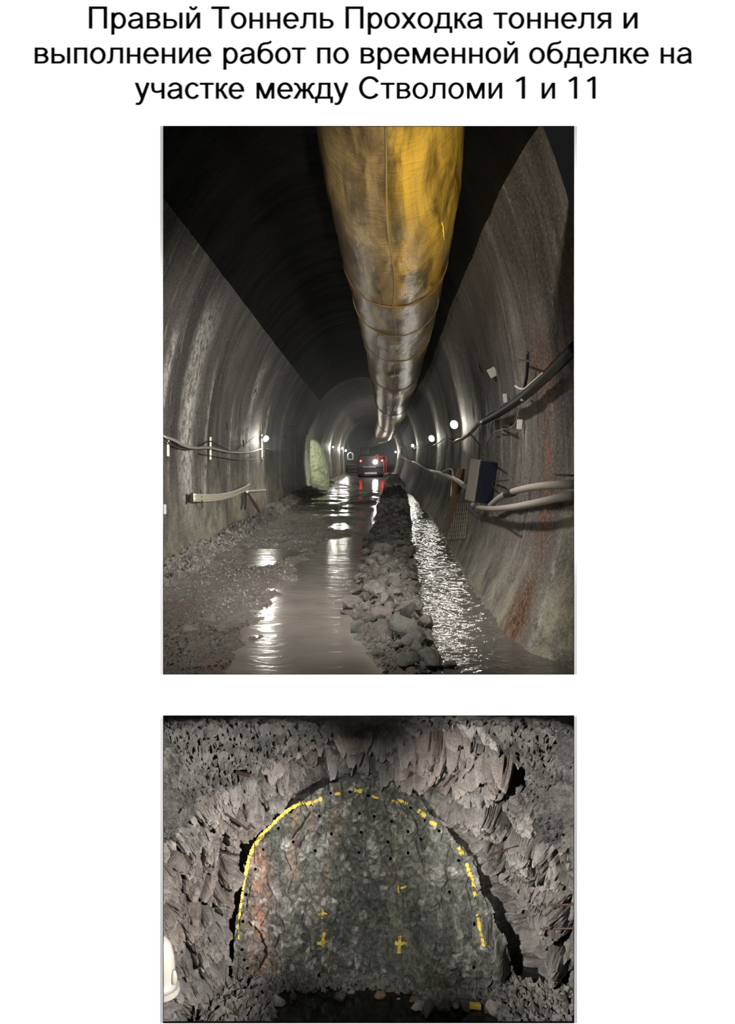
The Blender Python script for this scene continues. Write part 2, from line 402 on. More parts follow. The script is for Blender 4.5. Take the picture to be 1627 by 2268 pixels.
GL = {
 'о': (556, arc(276, 259, 243, 271, 92, 74)),
 'с': (500, arc(280, 259, 242, 271, 92, 74, 38, 325)),
 'е': (556, arc(278, 259, 243, 271, 92, 74, 0, 322)+bar(110, 226, 518, 298)),
 'р': (556, bar(66, -199, 154, 519)+arc(292, 259, 226, 271, 90, 74)),
 'а': (556, arc(278, 355, 214, 176, 88, 74, 0, 168)+bar(404, 70, 492, 362)+pg((404, 80), (492, 80), (492, 60), (516, 0), (424, 0))
      + arc(222, 148, 186, 160, 92, 72, 75, 300)+stroke([(255, 270), (330, 283), (440, 312)], 72)+stroke([(290, 28), (360, 70), (410, 130)], 76)),
 'в': (531, ee+bar(66, 0, 300, 72)+bar(66, 236, 300, 306)+bar(66, 447, 290, 519)+arc(290, 378, 180, 141, 88, 70, -90, 90)+arc(305, 153, 192, 153, 90, 72, -90, 90)),
 'ы': (720, ee+soft+bar(566, 0, 654, 519)),
 'ь': (520, ee+soft),
 'и': (559, ee+bar(405, 0, 493, 519)+pg((80, 0), (160, 0), (480, 519), (400, 519))),
 'Т': (611, bar(21, 630, 590, 716)+bar(258, 0, 353, 716)),
 'П': (719, bar(80, 0, 175, 716)+bar(544, 0, 639, 716)+bar(80, 632, 639, 716)),
 'н': (552, ee+bar(398, 0, 486, 519)+bar(66, 222, 486, 294)),
 'л': (583, bar(430, 0, 518, 519)+bar(126, 447, 518, 519)+stroke([(168, 519), (166, 330), (158, 180), (140, 90), (105, 48), (60, 36), (12, 36)], [84, 84, 84, 80, 76, 74, 74])),
 'д': (583, bar(404, 0, 492, 519)+bar(128, 447, 492, 519)+stroke([(170, 519), (166, 330), (146, 160), (92, 30)], 84)+bar(12, 0, 572, 72)+bar(12, -142, 88, 72)+bar(496, -142, 572, 72)),
 'х': (500, pg((8, 0), (114, 0), (482, 519), (378, 519))+pg((388, 0), (494, 0), (126, 519), (20, 519))),
 'к': (438, ee+bar(100, 230, 215, 304)+arms),
 'т': (458, bar(12, 446, 446, 519)+bar(185, 0, 273, 519)),
 'я': (541, bar(387, 0, 475, 519)+bar(215, 447, 475, 519)+bar(215, 212, 475, 282)+arc(222, 366, 170, 153, 88, 72, 90, 270)+pg((14, 0), (120, 0), (310, 240), (215, 240))),
 'п': (541, ee+bar(387, 0, 475, 519)+bar(66, 447, 475, 519)),
 'б': (573, arc(290, 238, 245, 250, 92, 74)+stroke([(84, 240), (86, 380), (112, 520), (165, 610), (250, 648), (370, 660), (436, 680), (466, 730)], [84, 84, 80, 78, 76, 74, 68, 60])),
 'у': (500, pg((16, 519), (112, 519), (292, 20), (208, 10))+stroke([(436, 519), (262, 30), (215, -95), (165, -155), (105, -168), (50, -158)], [92, 90, 86, 80, 76, 70])),
 'ч': (521, stroke([(84, 519), (84, 370), (104, 270), (165, 222), (260, 222), (370, 258)], [88, 88, 84, 76, 72, 72])+bar(367, 0, 455, 519)),
 'м': (688, bar(66, 0, 148, 519)+bar(540, 0, 622, 519)+pg((66, 519), (178, 519), (390, 0), (300, 0))+pg((510, 519), (622, 519), (388, 0), (298, 0))),
 'ж': (669, bar(290, 0, 378, 519)+bar(230, 230, 440, 304)+[[(x+228, y) for x, y in q] for q in arms]+[[(441-x, y) for x, y in q] for q in arms]),
 'С': (722, arc(388, 358, 340, 371, 98, 86, 33, 322)),
 '1': (572, bar(262, 0, 352, 716)+pg((352, 716), (276, 716), (84, 590), (130, 530), (262, 618), (300, 630))),
}
GL['й'] = (559, GL['и'][1]+arc(280, 722, 122, 130, 64, 70, 180, 360))
LINES = [
 (63.3, 'top row of black Cyrillic lettering heading the white wall', [('Правый', 197.3, 442.8), ('Тоннель', 468.0, 738.2), ('Проходка', 765.3, 1068.2), ('тоннеля', 1092.9, 1352.6), ('и', 1380.6, 1411)]),
 (140.8, 'middle and longest row of black Cyrillic lettering on the white wall', [('выполнение', 77.2, 467.4), ('работ', 494.8, 676.6), ('по', 702.6, 771.8), ('временной', 798.8, 1146), ('обделке', 1171.8, 1435.8), ('на', 1462.8, 1531.6)]),
 (218.7, 'lowest row of black lettering on the white wall, ending in numbers 1 and 11', [('участке', 298.7, 540.2), ('между', 568.2, 770.9), ('Стволоми', 795.2, 1111.5), ('1', 1141.4, 1162), ('и', 1199.3, 1228.4), ('11', 1258.2, 1318)])]
for base, lab, words in LINES:
    b0 = P(813, base, WY); root = empty('heading_lettering', (b0[0], WY, b0[2]), lab, 'lettering', 'heading lettering')
    for w, xa, xb in words:
        x = 0; gl = []
        for ch in w:
            gl.append((ch, x)); x += GL[ch][0]
        lo = min(q[0] for ch, xo in gl[:1] for pl in GL[ch][1] for q in pl)
        hi = max(q[0]+xo for ch, xo in gl[-1:] for pl in GL[ch][1] for q in pl)
        sx = (xb-xa)/(hi-lo); sy = 68.6/1000.0
        for ch, xo in gl:
            V = []; Fc = []
            for pl in GL[ch][1]:
                ar = sum(pl[i][0]*pl[(i+1) % len(pl)][1]-pl[(i+1) % len(pl)][0]*pl[i][1] for i in range(len(pl)))
                if ar < 0: pl = pl[::-1]
                k = len(V)
                for q in pl:
                    pp = P(xa+(q[0]+xo-lo)*sx, base-q[1]*sy, WY-.0003); V.append(pp)
                Fc.append(tuple(range(k, k+len(pl))))
            m = MB(); m.add(V, Fc); m.build('letter', M['ink'], root)

# ------------------------------------------------------------------ upper tunnel: lining
def lerp(Y, tab):
    a = np.array(tab); return np.interp(Y, a[:, 0], a[:, 1])
XL = [(6, -2.85), (20, -2.8), (34, -2.74), (45, -2.3), (57, -1.92), (75, -1.9), (95, -3.4), (115, -7)]
XR = [(6, 1.74), (6.8, 1.68), (7.6, 1.66), (14, 1.80), (20, 2.02), (36, 2.2), (57, 2.5), (75, 2.3), (95, 1.0), (115, -2.5)]
CZ = [(6, 5.75), (12, 5.6), (20, 5.3), (35, 4.9), (57, 4.5), (75, 4.0), (115, 3.9)]
LB = [(6, .05), (20, .10), (40, .05), (115, .05)]
RB = [(6, .10), (6.3, .16), (6.9, .37), (7.6, .42), (10, .42), (14, .38), (20, .40), (40, .45), (60, .3), (115, .2)]
def prof(u, Y):
    """u in 0..1 from the foot of one wall over the crown to the foot of the other -> x, z, outward normal (xz)"""
    u, Y = np.broadcast_arrays(np.asarray(u, float), np.asarray(Y, float))
    xl, xr, cz = lerp(Y, XL), lerp(Y, XR), lerp(Y, CZ); lb, rb = lerp(Y, LB), lerp(Y, RB)
    xc = (xl+xr)/2; a = (xr-xl)/2; zs = 1.7
    lo, hi = .24, .76
    th = np.pi*(1-np.clip((u-lo)/(hi-lo), 0, 1))
    xa = xc+a*np.cos(th); za = zs+(cz-zs)*np.sin(th)
    d = np.where(u < lo, (lo-u)/lo, np.where(u > hi, (u-hi)/(1-hi), 0))
    z = np.where((u < lo) | (u > hi), zs-d*(zs+.35), za)
    k = np.clip(d*(zs+.35)/zs, 0, 1.2)**2.0
    x = np.where(u < lo, xl+lb*k, np.where(u > hi, xr-rb*k, xa))
    nx = np.where(u < lo, -1, np.where(u > hi, 1, np.cos(th))); nz = np.where((u < lo) | (u > hi), 0, np.sin(th))
    return x, z, nx, nz
def inside(x, z, Y):
    uu = np.linspace(0, 1, 400); px_, pz_, _, _ = prof(uu, Y)
    if z > 1.7:
        xl, xr, cz = lerp(Y, XL), lerp(Y, XR), lerp(Y, CZ); xc = (xl+xr)/2; a = (xr-xl)/2
        return ((x-xc)/a)**2+((z-1.7)/(cz-1.7))**2 < 1
    L = np.interp(z, pz_[:96], px_[:96]); Rr = np.interp(-z, -pz_[304:], px_[304:])
    return L < x < Rr
def hit(px, py, off=0.0):
    """the point where a sight line meets the lining, set off inwards by off metres"""
    Y = 5.9
    while Y < 112:
        q = P(px, py, Y); c = np.array(((lerp(Y, XL)+lerp(Y, XR))/2, 0, 1.7)); d = np.array((q[0]-c[0], q[2]-c[2]))
        if q[2] < 1.9: d[1] = 0
        d /= np.linalg.norm(d)+1e-9
        if not inside(q[0]+d[0]*off, q[2]+d[1]*off, Y): break
        Y *= 1.002
    return P(px, py, max(Y, 6.13))
Yr = 6.1*np.exp(np.linspace(0, math.log(114/6.1), 620))
UL, UR = .365, .655
EFF = [(11.0, .16, .1, .95), (12.9, .34, .05, .9), (14.2, .14, .05, .8), (16.6, .2, .10, .7), (19.2, .32, .05, .85), (22.0, .2, .10, .6), (26, .3, .15, .5), (31, .4, .1, .45)]
YR_ALL = Yr
def strip(name, u0, u1, n, mat, side, k0=0, k1=620):
    Yr = YR_ALL[k0:k1]
    us = np.linspace(u0, u1, n); U, Y = np.meshgrid(us, Yr); U = U.ravel(); Y = Y.ravel()
    x, z, nx, nz = prof(U, Y)
    sl = U*9.5
    q = np.stack([Y*1.1, sl*.35, np.zeros_like(Y)], 1)
    fade = sstep(6.1, 6.4, Y)
    d = .045*fbm(q, 4, 3)+.010*fbm(np.stack([Y*3, sl*1.3, Y*0], 1), 3, 5)+.022*fbm(np.stack([x*2.6, Y*2.2, z*2.6], 1), 4, 15)+.012*fbm(np.stack([Y*9, sl*7, Y*0], 1), 3, 8)
    d = d*fade
    if side == 'c': d = d*.6
    x = x+nx*d; z = z+nz*d
    pale = np.zeros_like(Y); rust = np.zeros_like(Y); eff = np.zeros_like(Y)
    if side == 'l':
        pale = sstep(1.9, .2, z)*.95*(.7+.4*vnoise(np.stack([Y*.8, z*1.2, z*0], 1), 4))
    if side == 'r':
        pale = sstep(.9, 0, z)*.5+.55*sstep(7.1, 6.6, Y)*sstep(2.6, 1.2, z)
    if side == 'r':
        wob = .10*fbm(np.stack([z*1.5, z*0, z*0], 1), 3, 2)+.18*fbm(np.stack([Y*3, z*3, z*0], 1), 3, 6)
        w = .30+.10*fbm(np.stack([z*1.2, z*0+3, z*0], 1), 2, 5)
        cx = 7.58+.12*(z-1.2)
        rust = np.exp(-((Y-cx+wob*.6)/w)**2)*(.62+.7*vnoise(np.stack([Y*9, z*5, z*0], 1), 7))*sstep(3.2, 2.2, z)*1.25
        eff = np.exp(-((Y-6.85-.05*z)/.05)**2)*.6*sstep(1.2, .6, z)
    rib = np.zeros_like(Y)
    if side == 'l':
        for yc, w, lean, st in EFF:
            yy = yc+lean*(z-1.0)+.18*fbm(np.stack([z*1.1, z*0+yc, z*0], 1), 3, 11)
            top = {11.0: 3.3, 12.9: 3.9, 14.2: 3.1}.get(yc, 3.0+.8*math.sin(yc*3)); bot = .45+.4*math.sin(yc*5)
            g = np.exp(-((Y-yy)/w)**2)*sstep(bot-.4, bot+.2, z)*sstep(top+.3, top-.3, z)
            tex = .75+.75*fbm(np.stack([Y*6, z*1.3, z*0+yc], 1), 4, 13)
            eff = np.maximum(eff, np.clip(g*st*tex*1.6, 0, 1)); rib = np.maximum(rib, g)
        x = x-nx*rib*.03
    else:
        for yc, w in ((10.5, .12), (12.4, .1), (13.3, .12), (15.5, .15), (17.5, .2), (21, .25), (24, .3), (28, .3)):
            yy = yc+.2*fbm(np.stack([z*1.1, z*0+yc, z*0], 1), 3, 11)
            g = np.exp(-((Y-yy)/w)**2)*sstep(3.9, 2.0, z)
            eff = np.maximum(eff, np.clip(g*.55*(.5+.8*fbm(np.stack([Y*5, z*1.3, z*0+yc], 1), 4, 13)), 0, 1))
    V = np.stack([x, Y, z], 1)
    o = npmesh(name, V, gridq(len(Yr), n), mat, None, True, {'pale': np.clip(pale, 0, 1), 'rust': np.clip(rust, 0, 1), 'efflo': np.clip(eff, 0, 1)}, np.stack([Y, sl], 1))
    return setp(o, kind='structure')
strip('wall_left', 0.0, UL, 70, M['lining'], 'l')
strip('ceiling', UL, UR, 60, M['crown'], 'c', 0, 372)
strip('ceiling_end', UL, UR, 60, M['lining'], 'c', 371, 620)
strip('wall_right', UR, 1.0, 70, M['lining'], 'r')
m = MB(); x_, z_, _, _ = prof(np.linspace(0, 1, 60), 114.0)
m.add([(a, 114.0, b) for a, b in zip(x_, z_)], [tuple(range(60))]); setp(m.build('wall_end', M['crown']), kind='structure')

# ------------------------------------------------------------------ upper tunnel: ground and water
RL = [(6, .03), (7, -.02), (8.4, -.20), (9.2, -.12), (11.8, -.10), (16, .05), (20, .2), (33, .6), (51, 1.25), (70, 1.4)]
RRt = [(6, .66), (7, .56), (8.4, .58), (11.8, .62), (16, .85), (20, 1.05), (33, 1.55), (51, 1.95), (70, 2.0)]
GE = [(6.1, -1.12), (8, -.93), (10.9, -1.0), (14.1, -.85), (19, -1.1), (24, -1.7), (34, -2.2), (60, -1.6), (110, -5)]
def ground_z(x, Y):
    x, Y = np.broadcast_arrays(np.asarray(x, float), np.asarray(Y, float)); sh = x.shape; x = x.ravel(); Y = Y.ravel()
    n1 = fbm(np.stack([x*1.6, Y*1.1, x*0], 1), 4, 21); n2 = fbm(np.stack([x*9, Y*7, x*0], 1), 3, 23); n3 = fbm(np.stack([x*26, Y*20, x*0], 1), 2, 25)
    z = -.055+.02*n1
    ge = lerp(Y, GE)+.25*n1+.10*n2
    m = sstep(.12, -.25, x-ge)
    z = z+m*(.072+.035*n1+.030*n2+.016*n3)
    # the wet road beyond: a patchwork of puddles and mud
    far = sstep(13, 17, Y)*sstep(.05, -.2, x-lerp(Y, RL))*sstep(52, 40, Y)
    z = z+far*(1-m)*(.066+.05*n1+.02*n2)
    z = z-np.exp(-((Y-44)/7)**2-((x-.35)/.9)**2)*.05-np.exp(-((Y-21)/3.5)**2-((x-.05)/.5)**2)*.03-np.exp(-((Y-13.0)/1.0)**2-((x+1.6)/.35)**2)*.09
    z = z+sstep(50, 56, Y)*.05
    # bank of muck along the foot of the wall
    xw = lerp(Y, XL)+lerp(Y, LB); bk = sstep(.75, .1, x-xw)*sstep(60, 40, Y)
    z = z+bk*(.13+.05*n2+.04*n1)
    # rubble ridge between channel and ditch
    a, b = lerp(Y, RL), lerp(Y, RRt); c = (a+b)/2; w = (b-a)/2
    r = np.clip(1-((x-c)/(w*1.05+.03*n2))**2, 0, 1)**.7*sstep(75, 55, Y)
    hgt = .06+.15*sstep(6.1, 7.3, Y)+.05*fbm(np.stack([Y*1.3, Y*0, Y*0], 1), 3, 31)+lerp(Y, [(6, 0), (16, -.03), (30, -.05), (50, .0), (70, 0)])
    z = np.maximum(z, -.05+r*(hgt+.06*n2+.03*n3))
    # far wall foot of the ditch
    xr = lerp(Y, XR)-lerp(Y, RB); z = z+sstep(-.35, .1, x-xr)*.06*sstep(7.5, 9, Y)
    return z.reshape(sh)
Yg = 6.06*np.exp(np.linspace(0, math.log(112/6.06), 520)); s = np.linspace(0, 1, 190)
xl = lerp(Yg, XL)-.12; xr = lerp(Yg, XR)+.1
X = xl[:, None]+(xr-xl)[:, None]*s[None, :]; YY = np.repeat(Yg[:, None], 190, 1)
Z = ground_z(X, YY)
setp(npmesh('floor', np.stack([X, YY, Z], -1).reshape(-1, 3), gridq(520, 190), M['mud'], None, True), kind='structure')
def water_sheet(name, fa, fb, mat, lab):
    Yw = np.concatenate([np.linspace(6.06, 20, 60), np.linspace(21, 72, 50)]); V = []
    for y in Yw:
        a, b = fa(y), fb(y)
        for k in range(9): V.append((a+(b-a)*k/8, y, 0))
    o = npmesh(name, V, gridq(len(Yw), 9), mat, None, True)
    return setp(o, lab, 'water')
mid = lambda y: (lerp(y, RL)+lerp(y, RRt))/2
water_sheet('muddy_puddle', lambda y: lerp(y, XL)-.05, lambda y: mid(y), M['water'], 'calm brown flood water over the wheel track beside the rubble ridge').update_tag()
Yw = 6.06*np.exp(np.linspace(0, math.log(60/6.06), 1100)); fr = np.linspace(0, 1, 100)
wa, wb = mid(Yw), lerp(Yw, XR)+.05
XW = wa[:, None]+(wb-wa)[:, None]*fr[None]; YW = np.repeat(Yw[:, None], 100, 1); xw_, yw_ = XW.ravel(), YW.ravel()
calm = .35+.65*sstep(.25, -.1, np.abs(xw_-(.86+.028*(yw_-6)))-.28)
rp = fbm(np.stack([xw_*6+1.5*yw_, yw_*9, xw_*0], 1), 2, 191)+.5*fbm(np.stack([xw_*14, yw_*24, xw_*0], 1), 2, 193)
zz_ = .0085*rp*calm*sstep(60, 25, yw_)
setp(npmesh('ditch_water', np.stack([xw_, yw_, zz_], 1), gridq(1100, 100), M['ditch'], None, True), 'rippling water glittering in the ditch between rubble ridge and wall', 'water')

# ------------------------------------------------------------------ stones
def hull_rock(seed, n=16, sub=0, squash=(1, 1, .75)):
    import bmesh
    rr = random.Random(seed); bm = bmesh.new()
    for _ in range(n):
        v = Vector((rr.gauss(0, 1), rr.gauss(0, 1), rr.gauss(0, 1))).normalized()*rr.uniform(.82, 1.0)
        bm.verts.new((v.x*squash[0], v.y*squash[1], v.z*squash[2]))
    bmesh.ops.convex_hull(bm, input=bm.verts)
    bmesh.ops.delete(bm, geom=[v for v in bm.verts if not v.link_faces], context='VERTS')
    if sub:
        bmesh.ops.bevel(bm, geom=bm.edges[:], offset=.07, segments=1, affect='EDGES', clamp_overlap=True)
        bmesh.ops.triangulate(bm, faces=[f for f in bm.faces if len(f.verts) > 4])
        bmesh.ops.subdivide_edges(bm, edges=[e for e in bm.edges if e.calc_length() > .35], cuts=1, use_grid_fill=True)
        for v in bm.verts: v.co *= 1+.05*rr.uniform(-1, 1)
    bmesh.ops.recalc_face_normals(bm, faces=bm.faces)
    me = bpy.data.meshes.new('stone'); bm.to_mesh(me); bm.free(); return me
SQ = [(1, .8, .6), (1, .9, .8), (1.1, .7, .55), (.9, 1, .75), (1.15, .75, .7)]
SM = {}
for mk in ('stone', 'stone_green', 'stone_rust', 'stone_pale'):
    SM[mk] = []
    for k in range(9):
        me = hull_rock(100+k*7, 13+k % 4, 0, SQ[k % 5]); me.materials.append(M[mk]); SM[mk].append(me)
SH = {}
for mk in ('stone', 'stone_green', 'stone_rust', 'stone_pale'):
    SH[mk] = []
    for k in range(6):
        me = hull_rock(400+k*3, 18, 1, SQ[k % 5]); me.materials.append(M[mk]); SH[mk].append(me)
def stone(me, loc, r, label, group=None, rot=None, name='stone'):
    o = bpy.data.objects.new(name, me); COL.objects.link(o); o.location = loc; o.scale = (r, r, r)
    o.rotation_euler = rot or (R.uniform(-.5, .5), R.uniform(-.5, .5), R.uniform(0, 6.28))
    return setp(o, label, 'stone', group)
taken = []
def free(x, y, r, k=.62):
    for a, b, c in taken:
        if (a-x)**2+(b-y)**2 < (k*(r+c))**2: return False
    return True
# big ones that can be told apart: pixel centre, size, kind, label
HERO = [
 (833, 1308, 66, 'stone', 'biggest purplish grey boulder leaning on the rubble ridge beside the calm water'),
 (783, 1338, 46, 'stone', 'grey stone jutting out of the ridge furthest into the calm water'),
 (912, 1341, 46, 'stone_green', 'greenish stone with a sharp peak on the ditch side of the ridge'),
 (893, 1382, 58, 'stone_green', 'steep green-grey wedge of rock standing above the dark pool'),
 (918, 1402, 44, 'stone', 'speckled stone at the water edge behind the round boulder'),
 (914, 1438, 60, 'stone_green', 'round grey boulder with pale veins, lowest but two on the ridge'),
 (951, 1470, 60, 'stone', 'pinkish brown boulder at the near end of the ridge'),
 (898, 1478, 56, 'stone_green', 'pale green block cut by the lower edge, beside the pinkish boulder'),
 (992, 1474, 34, 'stone_green', 'small rounded dark green stone standing in the ditch by the pinkish boulder'),
 (846, 1360, 54, 'stone', 'broad low grey slab on the ridge below the biggest boulder'),
 (838, 1448, 36, 'stone_green', 'mossy coloured stone tilted over the gravel at the channel edge'),
 (813, 1207, 30, 'stone', 'dark pyramid shaped stone standing at the edge of the calm water'),
 (880, 1146, 22, 'stone_rust', 'single rust brown stone on top of the distant ridge'),
 (850, 1220, 44, 'stone', 'long flat dark slab lying across the ridge'),
 (905, 1222, 40, 'stone_green', 'wet greenish stone sloping into the ditch'),
 (745, 1128, 12, 'stone', 'lone flat stone lying in the wet wheel track'),
 (1056, 1325, 14, 'stone', 'lone dark stone at the ditch foot of the concrete wall'),
]
for k, (px, py, sz, mk, lab) in enumerate(HERO):
    Y = 9.0
    for _ in range(14):
        q = P(px, py, Y); z0 = max(0.0, float(ground_z(q[0], Y))); r = .5*sz*Y/F
        Y = max((H-z0-.35*r)*F/(py-HY), 6.2+r)
    q = P(px, py, Y); taken.append((q[0], Y, r*.8))
    stone(SH[mk][k % 6], (q[0], Y, z0+.34*r), r*1.3, lab)
def ridge_label(u, Y, r, mk):
    a = 'small' if r < .06 else 'medium' if r < .1 else 'large'
    b = 'greenish' if mk == 'stone_green' else 'grey'
    c = 'calm-water side' if u < .33 else 'crest' if u < .67 else 'ditch side'
    d = 'at its near end' if Y < 7.2 else 'beside the biggest boulder' if Y < 9.5 else 'past the biggest boulder' if Y < 12.5 else 'abreast of the blue box' if Y < 17 else 'in its far half'
    return f'{a} {b} stone on the rubble ridge, {c}, {d}'
n_st = 0
for it in range(9000):
    if n_st >= 200: break
    t_ = R.random(); Y = 6.28*math.exp(t_*math.log(26/6.28))
    a, b = lerp(Y, RL), lerp(Y, RRt); u = R.random(); x = a+(b-a)*u
    r = R.choice([.04, .05, .06, .07, .085, .10, .125])*(1+.35*t_)
    if not free(x, Y, r): continue
    taken.append((x, Y, r)); z0 = float(ground_z(x, Y)); n_st += 1
    mk = R.choice(['stone', 'stone', 'stone', 'stone_green'])
    stone(SM[mk][R.randrange(9)], (x, Y, z0+.30*r), r*1.05, ridge_label(u, Y, r, mk), 'stones of the rubble ridge')
n_st = 0
for it in range(4000):
    if n_st >= 60: break
    Y = 9.5*math.exp(R.random()*math.log(38/9.5)); x = lerp(Y, XL)+lerp(Y, LB)+R.uniform(.03, .42)
    r = R.choice([.03, .04, .05, .07, .09])*(1+.02*Y)
    if not free(x, Y, r, .8): continue
    taken.append((x, Y, r)); z0 = float(ground_z(x, Y)); n_st += 1
    stone(SM['stone'][R.randrange(9)], (x, Y, z0+.25*r), r*.9, ('small' if r < .055 else 'large')+' muddy stone at the foot of the pale wall, '+('before the pipe bundle' if Y < 14 else 'under the pipe bundle' if Y < 21 else 'beyond the pipe bundle'), 'stones along the wall foot')
def scatter(name, pts, rad, mat, seed, lab, zoff=.2):
    """many loose bits as one heap of real geometry"""
    g = np.random.default_rng(seed); n = len(pts)
    base = np.array([(1, 0, -.3), (-.5, .87, -.3), (-.5, -.87, -.3), (-.2, .3, .8), (.5, -.35, .55)], float)
    fc = np.array([(0, 1, 3), (1, 2, 3), (2, 4, 3), (4, 0, 3), (2, 0, 4)])
    an = g.random(n)*6.28; ca, sa = np.cos(an), np.sin(an)
    B = base[None]*(.6+.8*g.random((n, 5, 1)))
    V = np.stack([B[..., 0]*ca[:, None]-B[..., 1]*sa[:, None], B[..., 0]*sa[:, None]+B[..., 1]*ca[:, None], B[..., 2]], -1)*rad[:, None, None]
    V = V+pts[:, None, :]; Fi = fc[None]+(np.arange(n)*5)[:, None, None]
    return setp(npmesh(name, V.reshape(-1, 3), Fi.reshape(-1, 3), mat, None, False), lab, 'gravel', None, 'stuff')
def pts_on(n, fx, y0, y1, seed, r0, r1, zmin=-.01):
    g = np.random.default_rng(seed); Y = y0*np.exp(g.random(n)*math.log(y1/y0)); x = fx(g, Y); z = ground_z(x, Y)
    r = r0+(r1-r0)*g.random(n)**3; k = z > zmin
    return np.stack([x, Y, z+.2*r], 1)[k], (r*(1+Y*.025))[k]
p_, r_ = pts_on(13000, lambda g, Y: lerp(Y, RL)-.04+(lerp(Y, RRt)-lerp(Y, RL)+.08)*g.random(len(Y)), 6.14, 60, 1, .008, .026)
scatter('ridge_gravel', p_, r_, M['chips'], 1, 'small wet chips and gravel filling the rubble ridge')
p_, r_ = pts_on(1500, lambda g, Y: lerp(Y, RL)+.05+(lerp(Y, RRt)-lerp(Y, RL)-.1)*g.random(len(Y)), 17, 54, 5, .03, .13)
scatter('ridge_rubble', p_, r_*.75, M['chips'], 6, 'broken rock heaped on the far length of the rubble ridge')
p_, r_ = pts_on(20000, lambda g, Y: lerp(Y, XL)+.05+(lerp(Y, GE)+.3-lerp(Y, XL))*g.random(len(Y)), 6.14, 40, 2, .005, .017, .0)
scatter('bank_gravel', p_, r_, M['chips'], 2, 'fine wet gravel spread over the mud between wall and calm water')
p_, r_ = pts_on(5000, lambda g, Y: lerp(Y, XL)+lerp(Y, LB)+.02+.45*g.random(len(Y))**1.5, 9, 45, 3, .015, .05)
scatter('wall_foot_gravel', p_, r_, M['chips'], 3, 'crumbled muck heaped along the foot of the pale wall')

# ------------------------------------------------------------------ ventilation duct
DT = [(280, 697, 1023), (330, 706, 1019), (390, 716, 1014), (450, 730, 1008), (520, 744, 996), (600, 763, 980), (660, 780, 967), (720, 796, 953), (770, 808, 940), (820, 818, 926), (850, 825, 918), (890, 835, 905), (920, 843, 897)]
DR = .70
path = []
for y, a, b in DT:
    dy = HY-y; al = math.atan((b-a)/2/dy); ph = math.atan(((a+b)/2-HX)/dy); D = DR/math.sin(al); Tn = math.sqrt(D*D-DR*DR)
    path.append(np.array((D*math.sin(ph), F*Tn*math.cos(al)/dy, H+D*math.cos(ph))))
path = [path[0]+(path[0]-path[2])*((path[0][1]-6.14)/(path[2][1]-path[0][1]))]+path
path += [np.array((1.2, 65, 3.0)), np.array((.45, 71, 2.5)), np.array((-.75, 79, 2.2))]
path = np.array(path); dd = np.r_[0, np.cumsum(np.linalg.norm(np.diff(path, axis=0), axis=1))]
NS = 700
so = np.linspace(0, 1, NS)**1.9*dd[-1]
ker = np.stack([np.interp(so, dd, path[:, k]) for k in range(3)], 1)
for _ in range(30): ker[1:-1] = .25*ker[:-2]+.5*ker[1:-1]+.25*ker[2:]
ta = np.gradient(ker, axis=0); ta /= np.linalg.norm(ta, axis=1)[:, None]
sd = np.cross(ta, (0, 0, 1.0)); sd /= np.linalg.norm(sd, axis=1)[:, None]; up = np.cross(sd, ta)
NA = 140; an = np.linspace(0, 2*np.pi, NA)     # starts at the top, goes over the far side
A_, S_ = np.meshgrid(an, so); A_f, S_f = A_.ravel(), S_.ravel()
wr = .022*fbm(np.stack([S_f*1.1+2.2*np.sin(A_f), A_f*1.6, S_f*0], 1), 4, 41)+.010*fbm(np.stack([S_f*3.2-2.5*np.cos(A_f), np.cos(A_f)*3, np.sin(A_f)*3], 1), 4, 43)
wr = wr+.012*np.abs(np.sin(S_f*1.35+A_f*.9))*sstep(20, 9, S_f)
rad = (DR+wr)*(1-.62*sstep(56, 76, np.repeat(ker[:, 1], NA)))
rad = rad*(1-.012*np.exp(-((A_f-np.pi)/.10)**2))
Vd = np.repeat(ker, NA, 0)+rad[:, None]*(np.repeat(sd, NA, 0)*np.sin(A_f)[:, None]+np.repeat(up, NA, 0)*np.cos(A_f)[:, None])
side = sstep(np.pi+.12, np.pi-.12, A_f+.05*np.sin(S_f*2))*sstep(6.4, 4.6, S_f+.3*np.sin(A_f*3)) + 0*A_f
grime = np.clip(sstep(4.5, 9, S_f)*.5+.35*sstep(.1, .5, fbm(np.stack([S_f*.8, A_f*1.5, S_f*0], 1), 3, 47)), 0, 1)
duct = empty('ventilation_duct', ker[0], 'long yellow fabric ventilation duct hanging under the dark crown', 'duct')
cuts = [0.0, 5.15, 7.4, 10.5, 16, 26, 40, 1e9]
Vd3 = Vd.reshape(NS, NA, 3); sid = side.reshape(NS, NA); gr3 = grime.reshape(NS, NA)
for i in range(len(cuts)-1):
    k0 = max(0, np.searchsorted(so, cuts[i])-1) if i else 0; k1 = min(NS, np.searchsorted(so, cuts[i+1])+1)
    if k1-k0 < 3: continue
    uvs = np.stack([np.repeat(so[k0:k1], NA), np.tile(an*DR, k1-k0)], 1)
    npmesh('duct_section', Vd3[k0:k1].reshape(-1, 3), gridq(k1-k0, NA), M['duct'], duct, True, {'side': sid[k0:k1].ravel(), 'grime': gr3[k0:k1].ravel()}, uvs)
    if i:
        k = k0+1; ring = [ker[k]+(sd[k]*math.sin(a)+up[k]*math.cos(a))*(DR+.012) for a in np.linspace(0, 2*math.pi, 60)]
        mm = MB(); mm.tube(ring, .011, 6, False); o = mm.build('ring_seam', M['seam_red'] if i == 1 else M['seam'], duct, True)
mm = MB(); mm.tube([ker[k]-up[k]*(DR+.005)*(1-.62*float(sstep(56, 76, ker[k][1])))+sd[k]*(.02*math.sin(so[k]*2)-.02) for k in range(60, 560, 3)], .011, 6); mm.build('lengthwise_seam', M['seam'], duct, True)
